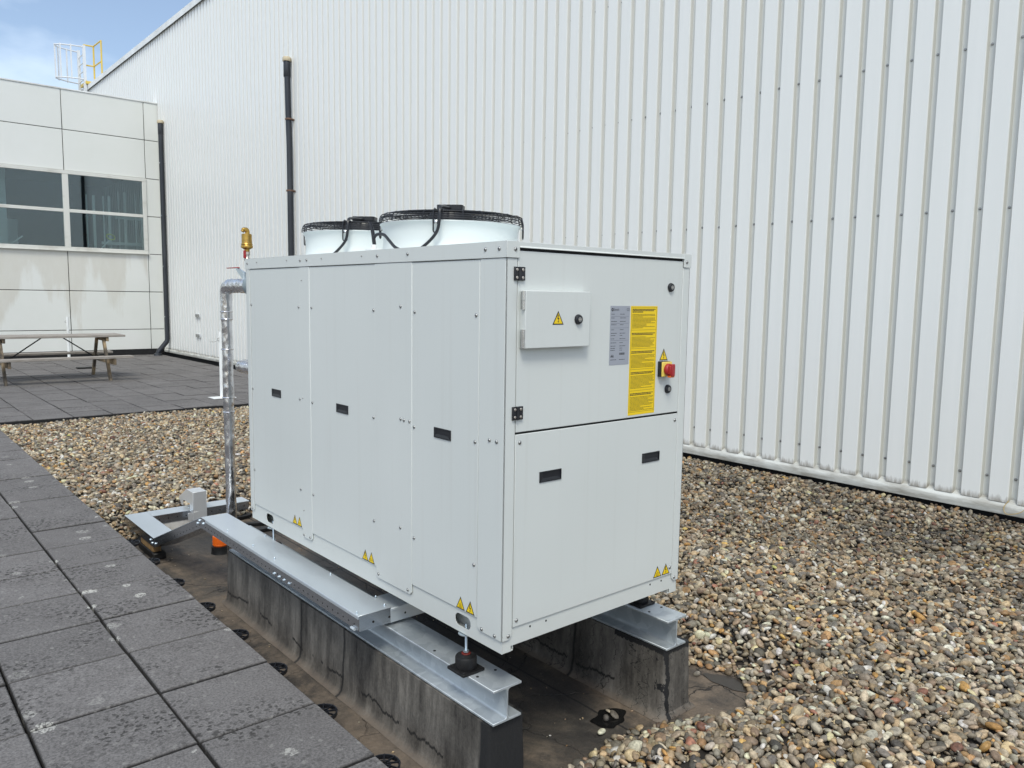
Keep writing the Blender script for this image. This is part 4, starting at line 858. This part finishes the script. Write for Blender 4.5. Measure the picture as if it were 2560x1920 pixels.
MB(M['brass']).tube(smoothpath([(vx+.004, vy, vz+.200), (vx+.004, vy, vz+.215), (vx-.002, vy, vz+.225), (vx-.018, vy, vz+.224), (vx-.026, vy, vz+.213)]), [.013]*20+[.010]*5, n=14).build("vent_spout", AV)
LP = thing("return_pipe", (PX_, 2.9, .83), 'lower foil-wrapped pipe stub with grey coupling peeking out behind the unit', 'pipe')
pz = .835; pth = [(PX_, 2.30, pz), (PX_, 2.86, pz)]+[(PX_+.06-.06*math.cos(R(a)), 2.94+.06*math.sin(R(a)), pz) for a in range(0, 91, 15)]+[(.5, 3.0, pz)]
o = MB(M['foil']).tube(finepath(pth), .041, n=32).build("pipe_bend", LP); crinkle(o, .0035, 3)
MB(M['bluegrey']).lathe((PX_, 2.66, pz), [(.042, 0), (.055, .05), (.068, .09), (.068, .34)], n=32, axis=-UY).build("pipe_coupling", LP)
mb = MB(M['gap']); mb.box((PX_-.01, 2.62, pz-.10), (PX_+.02, 2.66, pz-.04)); mb.build("drain_cock", LP, bevel=.004)
# ---- slab pedestals along the edge of the path
def pedestal():
    r = .066; z1 = GZ+.118; mb = MB(M['black']); mb.lathe((0,0,GZ+.001), [(.055,0),(.055,.006),(.030,.008),(.030,.112),(.024,.114)], n=28); mb.lathe((0,0,GZ+.104), [(r,0),(r,.013),(r-.006,.013),(r-.006,0),(r,0)], n=32, cap=False)
    p = mb.build("paver_pedestal", label='round black plastic pedestal under the edge of a paving slab', cat='pedestal', group='black pedestals under the edge of the path')
    q = MB(M['black'])
    for k in range(9): a = R(40*k+15); q.plate((UX, UY, UZ), (0,0,z1+GZ*0), [(math.cos(a)*.012-math.sin(a)*.002, math.sin(a)*.012+math.cos(a)*.002), (math.cos(a)*r-math.sin(a)*.002, math.sin(a)*r+math.cos(a)*.002), (math.cos(a)*r+math.sin(a)*.002, math.sin(a)*r-math.cos(a)*.002), (math.cos(a)*.012+math.sin(a)*.002, math.sin(a)*.012-math.cos(a)*.002)], -.001, .006)
    q.tube([(r*.97*math.cos(t*.25), r*.97*math.sin(t*.25), z1+.002) for t in range(25)], .0035, n=5, closed=True); q.tube([(.028*math.cos(t*.42), .028*math.sin(t*.42), z1+.001) for t in range(15)], .003, n=5, closed=True)
    return p, q.build("pedestal_ribs", p)
pr0, pr1 = pedestal()
pos = [PY0+P_*k for k in range(-2, 6)]
PL = ['black plastic pedestal poking out under the slab edge nearest the camera', 'black plastic pedestal beside the near end of the bitumen upstand', 'black plastic pedestal second along from the near end of the upstand', 'black plastic pedestal opposite the first lap seam of the upstand', 'black plastic pedestal opposite the second lap seam of the upstand', 'black plastic pedestal beside the far end of the upstand', 'black plastic pedestal between the upstand and the timber offcut', 'farthest black plastic pedestal, beside the timber offcut and low tray']
for i, y in enumerate(pos):
    if i == 0: a, b = pr0, pr1
    else:
        a = pr0.copy(); COL.objects.link(a); b = pr1.copy(); COL.objects.link(b); b.parent = a; b.matrix_parent_inverse = Matrix()
    a.location = (PX0+.030+random.uniform(-.006, .008), y+random.uniform(-.01, .01), 0); a['label'] = PL[i]
pr1.matrix_parent_inverse = Matrix()
# ================================================================== BIG CLAD HALL
XW, Y0W, Y1W, ZB, ZT = 5.33, -7.03, 46., -.285, 8.30
HALL = thing("clad_hall", (XW+3, 18, -.6), 'tall hall clad in white ribbed metal sheets with a pale flashing along its foot', 'building')
pit, cw, sw, vw, dp = .2099, .138, .017, .0379, .041
prof = []; y = Y0W+.0; yref = 1.394-.142   # crest from yref to yref+cw
k0 = math.floor((Y0W-yref)/pit); k = k0
while yref+k*pit < Y1W:
    a = yref+k*pit; prof += [(0, a), (0, a+cw), (dp, a+cw+sw), (dp, a+cw+sw+vw)]; k += 1
me = bpy.data.meshes.new("cladding"); n = len(prof); zs = [ZB, 0, 2.5, 5.2, ZT]; V = [(x, y, z) for z in zs for x, y in prof]
Fc = [(r_*n+i, (r_+1)*n+i, (r_+1)*n+i+1, r_*n+i+1) for r_ in range(len(zs)-1) for i in range(n-1)]
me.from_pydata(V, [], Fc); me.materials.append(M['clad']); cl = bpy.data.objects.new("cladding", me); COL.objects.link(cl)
# material reads the depth of the rib from local x, so keep the mesh at x = 0 and move the object
cl.parent = HALL; cl.location = (XW-HALL.location.x, -HALL.location.y, -HALL.location.z)
mb = MB(M['gap']); mb.box((XW+.06, Y0W, -.64), (XW+.30, Y1W, -.30)); mb.box((XW+.047, Y0W, -.30), (XW+.05, Y1W, ZT)); mb.build("wall_backing", HALL)
mb = MB(M['sill']); pr_ = [(XW+.05, -.255), (XW+.035, -.262), (XW-.012, -.305), (XW-.020, -.318), (XW-.020, -.350), (XW-.014, -.380), (XW+.004, -.384), (XW+.004, -.380), (XW-.011, -.376), (XW-.016, -.350), (XW-.016, -.320), (XW-.009, -.309), (XW+.036, -.267), (XW+.05, -.260)]
for a, b in ((Y0W, -.30), (-.296, 5.7), (5.704, 11.6), (11.604, 17.4), (17.404, 21.6)): mb.prism([(x, a, z) for x, z in pr_], (0, b-a, 0))
mb.build("base_flashing", HALL)
mb = MB(M['trim']); mb.prism([(XW+dx, Y0W, z) for dx, z in ((-.055, 8.285), (-.058, 8.435), (.05, 8.46), (.6, 8.45), (.6, 8.40), (.05, 8.40), (-.045, 8.40), (-.045, 8.285))], (0, Y1W-Y0W, 0)); mb.build("roof_coping", HALL)
mb = MB(newmat("hall_roof", (.5,.5,.5), .7)); mb.box((XW+.05, Y0W, 8.2), (XW+14, Y1W, 8.39)); mb.box((XW+.3, Y0W, -.6), (XW+14, Y0W+.2, 8.2)); mb.build("roof", HALL)
# screws in the valleys: the nearest hundred one by one, the rest in one mesh
SP = []
for z in (-.088, 2.09, 3.39, 4.75, 6.10, 7.45):
    k = 0
    while True:
        y = yref+(k-8)*pit+cw+sw+vw*.5
        if y > 26: break
        SP.append((y, z)); k += 1
SP = [p for p in SP if p[0] > -.6]
SP.sort(key=lambda p: (p[0]-CAM.y)**2+(p[1]-1.3)**2)
def wscrew(mb, y, z, n=10):
    y += random.uniform(-.004, .004); z += random.uniform(-.004, .004); mb.lathe((XW+dp, y, z), [(.010, 0), (.010, .002), (.0065, .003), (.006, .008), (.003, .009)], n=n, axis=-UX)
m0 = MB(M['bolt']); m0.lathe((0, 0, 0), [(.0125, 0), (.0125, .002), (.008, .003), (.0075, .009), (.004, .010)], n=10, axis=-UX); w0 = m0.build("cladding_screw")
w0.parent = HALL; w0.location = (XW+dp-HALL.location.x, SP[0][0]-HALL.location.y, SP[0][1]-HALL.location.z)
for y, z in SP[1:100]:
    w = w0.copy(); COL.objects.link(w); w.location = (XW+dp-HALL.location.x, y+random.uniform(-.005, .005)-HALL.location.y, z+random.uniform(-.005, .005)-HALL.location.z)
mb = MB(M['bolt'])
for y, z in SP[100:]: wscrew(mb, y, z, 6)
mb.build("cladding_screws", HALL, kind='stuff')
for z0, l_ in ((.73, 'upper'), (.21, 'lower')):
    t = thing("wall_bracket", (XW, 18.75, z0), f'{l_} of two small rusty steel brackets on the white cladding beside the terrace', 'bracket', 'rusty brackets on the cladding')
    b = MB(M['alu']); b.box((XW-.03, 18.58, z0-.05), (XW-.001, 18.92, z0+.05)); b.build("bracket_plate", t, bevel=.004)
    b = MB(M['bolt']); b.box((XW-.040, 18.63, z0-.035), (XW-.030, 18.73, z0+.035)); b.box((XW-.040, 18.78, z0-.035), (XW-.030, 18.87, z0+.035)); b.box((XW-.032, 18.73, z0-.075), (XW-.029, 18.76, z0-.035)); b.build("rust_plate", t)
# ---- black vent pipes
def vpipe(y, zb_, zt_, clamps, label, kink=None):
    t = thing("vent_pipe", (XW-.08, y, zb_), label, 'pipe'); x = XW-.085
    if kink: p = [(x, y, zt_), (x, y, .02), (x-.02, y, -.06), (x-.24, y, -.33), (x-.27, y, -.40), (x-.27, y, -.45)]
    else: p = [(x, y+.06, zt_), (x, y+.03, 4.9), (x, y, 4.2), (x, y, zb_)]
    MB(M['pvc']).tube(p, .059 if not kink else .066, n=20).build("pipe", t)
    mb = MB(M['pvc']); mb.lathe((x, y+(.058 if not kink else 0), zt_-.30), [(.064,0),(.070,.01),(.070,.28),(.064,.30)], n=20); 
    if kink: mb.lathe((x-.27, y, -.452), [(.11,0),(.10,.05),(.075,.07)], n=16)
    mb.build("socket", t)
    MB(M['beige']).lathe((x, y+(.06 if not kink else 0), zt_), [(.082,0),(.086,.012),(.086,.06),(.07,.085),(.03,.09)], n=20).build("cap", t)
    for z in clamps:
        mb = MB(M['steel'] if kink else M['rust']); mb.lathe((x, y+.01, z), [(.072,0),(.073,.002),(.073,.03),(.072,.032)], n=20); mb.box((x+.05, y-.02, z), (XW+dp, y+.03, z+.03)); mb.build("pipe_clamp", t)
vpipe(13.0, -.45, 5.88, (4.75, 3.36, 1.97, .6), 'tall black vent pipe with beige cap standing free on the white cladding above the fans')
vpipe(21.07, -.45, 5.92, (4.84, 3.41, 2.02, .62), 'black pipe with beige cap in the corner, bending out at its foot', True)
MB(M['pvc']).tube([(5.345, 21.54, 5.9), (5.35, 21.54, 6.66)], .010, n=8).build("lightning_rod", label='thin dark rod standing above the pipe in the building corner', cat='rod')
# ================================================================== PANEL BUILDING
YB = 21.6; k_ = (YB-CAM.y)/(21.75-CAM.y)
fx = lambda x: CAM.x+k_*(x-CAM.x); fz = lambda z: CAM.z+k_*(z-CAM.z)
PB = thing("panel_building", (0, YB+2, -.6), 'lower building faced with large pale rectangular panels and a dark ribbon window', 'building')
vj = [fx(5.008-2.032*i) for i in range(0, 8)]; xr = XW+.03
zj = [fz(z) for z in (-.305, .266, 1.324, 2.388, 3.440, 4.487, 5.541, 6.57)]
wz0, wz1, wx1 = fz(2.385), fz(4.487), fx(5.008)
mb = MB(M['panel']); g_ = .009
edges = [xr+.0]+vj
for c in range(len(edges)-1):
    xa_, xb_ = edges[c+1], edges[c]
    for r_ in range(7):
        z0, z1 = zj[r_], zj[r_+1]
        if c > 0 and r_ in (3, 4): continue
        mb.box((xa_+g_, YB, z0+g_), (xb_-g_, YB+.05, z1-g_))
fp = mb.build("facade_panels", PB, bevel=.004)
mb = MB(M['gap']); 
for a, b, c, d in ((vj[-1]-4, zj[0]-.14, xr+3, wz0-.01), (vj[-1]-4, wz1+.01, xr+3, zj[-1]-.03), (wx1-.03, wz0-.01, xr+3, wz1+.01)): mb.box((a, YB+.035, b), (c, YB+.20, d))
mb.build("wall", PB)
mb = MB(M['trim']); mb.box((vj[-1]-4, YB-.02, zj[-1]-.006), (XW+.0, YB+.30, zj[-1]+.03)); mb.build("roof_edge", PB, bevel=.004)
mb = MB(M['gap']); mb.box((vj[-1]-4, YB-.004, -.44), (xr-.1, YB+.034, zj[0]-.004)); mb.build("plinth", PB)
mb = MB(newmat("flat_roof", (.2,.2,.2), .8)); mb.box((vj[-1]-4, YB+.3, zj[-1]-.4), (5.3, 34, zj[-1]-.25)); mb.build("roof", PB)
mull = [fx(2.988-2.032*i) for i in range(0, 5)]
fr = MB(M['frame']); xL = mull[-1]-.5; t_ = .095
fr.box((xL, YB-.035, wz0), (wx1-.0, YB+.06, wz0+t_+.01)); fr.box((xL, YB-.035, wz1-t_), (wx1, YB+.06, wz1)); fr.box((wx1-.105, YB-.035, wz0+t_+.01), (wx1, YB+.06, wz1-t_))
for x in mull: fr.box((x-.07, YB-.032, wz0+t_+.01), (x+.07, YB+.06, wz1-t_))
xm = [wx1-.105]+[x for x in mull]
for i in range(len(mull)):
    b = (wx1-.105) if i == 0 else mull[i-1]-.07; fr.box((mull[i]+.07, YB-.028, fz(3.398)), (b, YB+.05, fz(3.482)))
fr.box((xL, YB-.075, wz0-.012), (wx1+.02, YB-.035, wz0+.016))
frame = fr.build("window_frame", PB, bevel=.006)
for i in range(len(mull)):
    b = (wx1-.105) if i == 0 else mull[i-1]-.07; a = mull[i]+.07
    for z0, z1 in ((wz0+t_+.01, fz(3.398)), (fz(3.482), wz1-t_)):
        q = MB(M['glass']); q.box((a-.01, YB+.012, z0-.01), (b+.01, YB+.020, z1+.01)); q.build("pane", frame)
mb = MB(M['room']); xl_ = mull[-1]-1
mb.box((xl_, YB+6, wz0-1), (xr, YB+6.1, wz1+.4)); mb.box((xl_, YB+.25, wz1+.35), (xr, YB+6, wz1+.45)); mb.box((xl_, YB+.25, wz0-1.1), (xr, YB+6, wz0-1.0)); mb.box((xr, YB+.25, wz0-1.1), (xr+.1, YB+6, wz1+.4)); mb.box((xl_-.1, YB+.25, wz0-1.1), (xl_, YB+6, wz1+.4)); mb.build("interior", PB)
mb = MB(M['roomlight']); mb.box((fx(1.2), YB+.8, wz0-1), (fx(1.75), YB+1.2, wz1+.3)); mb.build("column", PB)
mb = MB(M['roomlight'])
for i, x in enumerate((3.55, 3.72, 3.98, 4.10, 4.36, 4.52, 4.80, 4.95)): mb.box((x, YB+.55+.02*(i%3), wz0-.4), (x+.035+.03*(i%2), YB+.58+.02*(i%3), 3.95 if i < 4 else 4.1))
mb.box((3.9, YB+.5, 2.62), (5.1, YB+.53, 2.70)); mb.box((4.3, YB+.62, 3.35), (5.1, YB+.65, 3.42)); mb.box((1.5, YB+2.4, 2.2), (2.2, YB+2.5, 3.3)); mb.build("blind_slats", PB, kind='stuff')
LM = thing("task_lamp", (4.05, YB+.5, 2.45), 'thin white lamp arm with a yellow-green loop behind the right window pane', 'lamp')
MB(M['white']).tube([(3.83, YB+.3, 2.48), (4.03, YB+.3, 2.72)], .02, n=8).build("lamp_arm", LM)
MB(M['lime']).tube([(4.08+.10*math.cos(R(a))-.03*math.sin(R(a)), YB+.3, 2.82+.075*math.sin(R(a))) for a in range(0, 360, 20)], .016, n=8, closed=True).build("cord_loop", LM)
MB(M['white']).tube([(1.72, YB+.3, 2.50), (1.98, YB+.3, 2.72)], .018, n=8).build("white_bar", label='white slanting bar behind the left window pane', cat='bar')
# ================================================================== ROOF ACCESS
LD = thing("cage_ladder", (5.2, 29.45, 6.2), 'white caged ladder climbing from the lower roof to the hall roof', 'ladder')
for y in (29.05, 29.84): MB(M['cage']).box((5.17, y-.035, 6.2), (5.26, y+.035, 9.76)).build("rail", LD)
for i in range(12): MB(M['cage']).tube([(5.21, 29.05, 6.4+.28*i), (5.21, 29.84, 6.4+.28*i)], .014, n=8).build("rung", LD)
for z in (9.70, 8.62):
    mb = MB(M['cage']); mb.tube([(5.2-.46*math.sin(R(a))-.38*math.sin(R(a))**2*.9, 29.445-.395*math.cos(R(a)), z) for a in range(0, 181, 12)], .024, n=6); mb.build("hoop", LD)
for a in (35, 62, 90, 118, 145):
    mb = MB(M['cage']); x, y = 5.2-.46*math.sin(R(a))-.38*math.sin(R(a))**2*.9, 29.445-.395*math.cos(R(a)); mb.box((x-.022, y-.022, 8.58), (x+.022, y+.022, 9.74)); mb.build("cage_strap", LD)
GR = thing("guard_rail", (5.5, 28.8, 8.4), 'yellow tubular guard rail beside the top of the caged ladder', 'railing')
for p in ((5.24, 29.12), (5.53, 29.10), (5.56, 28.2)): MB(M['safety']).tube([(p[0], p[1], 8.40), (p[0], p[1], 9.80 if p[0] > 5.3 else 9.5)], .028, n=10).build("post", GR)
for z in (9.79, 9.12): MB(M['safety']).tube([(5.22, 29.12, z-.0), (5.53, 29.10, z), (5.56, 28.2, z)], .025, n=10).build("rail", GR)
MB(M['safety']).box((5.22, 28.95, 8.47), (5.62, 29.75, 8.56)).build("step_plate", GR)
# ================================================================== TERRACE THINGS
PT_ = thing("picnic_table", (1.405, 15.64, -.45), 'weathered grey wooden picnic table with two attached benches on the terrace', 'picnic table')
def plank(name, x0, x1, y0, y1, z0, z1, parent=PT_, m='wood'): return MB(M[m]).box((x0, y0, z0), (x1, y1, z1)).build(name, parent, bevel=.006, seg=2)
for i in range(5): plank("tabletop_plank", .14, 2.655, 15.235+.163*i, 15.235+.163*i+.155, .400, .443)
for y0 in (14.72, 16.29):
    for i in range(2): plank("bench_plank", .14, 2.665, y0+.137*i, y0+.137*i+.130, .0, .045)
for x in (.47, 2.25):
    for s_ in (-1, 1):
        yb_, yt_ = 15.64+s_*.71, 15.64+s_*.27
        q = [(x, yb_-.055, -.45), (x, yb_+.055, -.45), (x, yt_+.05, .36), (x, yt_-.05, .36)]
        MB(M['woodleg']).prism(q, (.048, 0, 0)).build("leg", PT_, bevel=.004)
    plank("bench_support", x+.050, x+.098, 14.74, 16.54, -.125, -.003, m='woodleg'); plank("top_support", x+.050, x+.098, 15.26, 16.02, .315, .398, m='woodleg')
for xa_, xb_ in ((.60, 1.22), (2.22, 1.60)): MB(M['gap']).tube([(xa_, 15.64, -.06), (xb_, 15.64, .385)], .013, n=6).build("brace", PT_)
MB(M['gap']).box((1.2, 15.60, .380), (1.62, 15.68, .399)).build("brace_plate", PT_)
def post(x, y, h, label, hook=False):
    t = thing("barrier_post", (x, y, -.45), label, 'post', 'white barrier posts on the terrace')
    MB(M['white']).tube([(x, y, -.445), (x, y, -.45+h-.03), (x, y, -.45+h)], [.034, .034, .030], n=18).build("tube", t)
    mb = MB(M['white']); mb.box((x-.19, y-.15, -.4465), (x+.19, y+.15, -.440)); mb.build("base_plate", t, bevel=.001)
    MB(M['bolt']).tube([(x-.034, y-.02, -.45+h-.10), (x-.06, y-.02, -.45+h-.115), (x-.06, y-.02, -.45+h-.15), (x-.035, y-.02, -.45+h-.15)], .006, n=6).build("hook", t)
    if hook: MB(M['bolt']).tube(smoothpath([(x-.055, y-.02, -.45+h-.14), (x-.11, y-.02, -.45+h-.165), (x-.19, y-.02, -.45+h-.165)]), .005, n=6).build("chain_end", t)
post(3.09, 11.13, 1.12, 'white barrier post with a square base plate beside the foil-wrapped pipe', True)
post(2.735, 20.95, 1.10, 'distant white barrier post behind the picnic table by the panel wall')
for i, (x, y) in enumerate(((1.75, 21.2), (2.45, 17.9))):
    MB(M['rubber']).box((x-.17, y-.10, -.444), (x+.17, y+.10, -.415)).build("dark_pad", bevel=.008, label=['small black rubber pad on the terrace near the panel wall', 'small black rubber pad on the terrace behind the picnic bench'][i], cat='rubber pad', group='rubber pads on the terrace')
# a white feather and a loop of straw by the wall
ft = MB(newmat("feather_white", (.75,.75,.74), .8))
for i in range(12):
    t = i/11; p = Vector((5.10-.11*t, .30+.06*t, -.494+.012*math.sin(t*3))); s_ = .020*math.sin(t*3.0)+.004; ft.prism([p, p+Vector((.014, -s_, .002)), p+Vector((.020, -s_, .004)), p+Vector((.010, 0, 0)), p+Vector((.020, s_, .006)), p+Vector((.012, s_, .002))], (0, 0, .0012))
ft.build("feather", label='small white feather lying on the gravel by the foot of the clad wall', cat='feather')
MB(newmat("straw", (.50,.36,.14), .8)).tube(smoothpath([(XW-.002, -.02, -.262), (XW-.025, 0.005, -.32), (XW-.04, -.02, -.365), (XW-.035, -.10, -.345), (XW-.028, -.15, -.30), (XW-.01, -.165, -.262)]), .0028, n=5).build("straw_loop", label='thin loop of straw hanging over the flashing under the cladding', cat='straw')
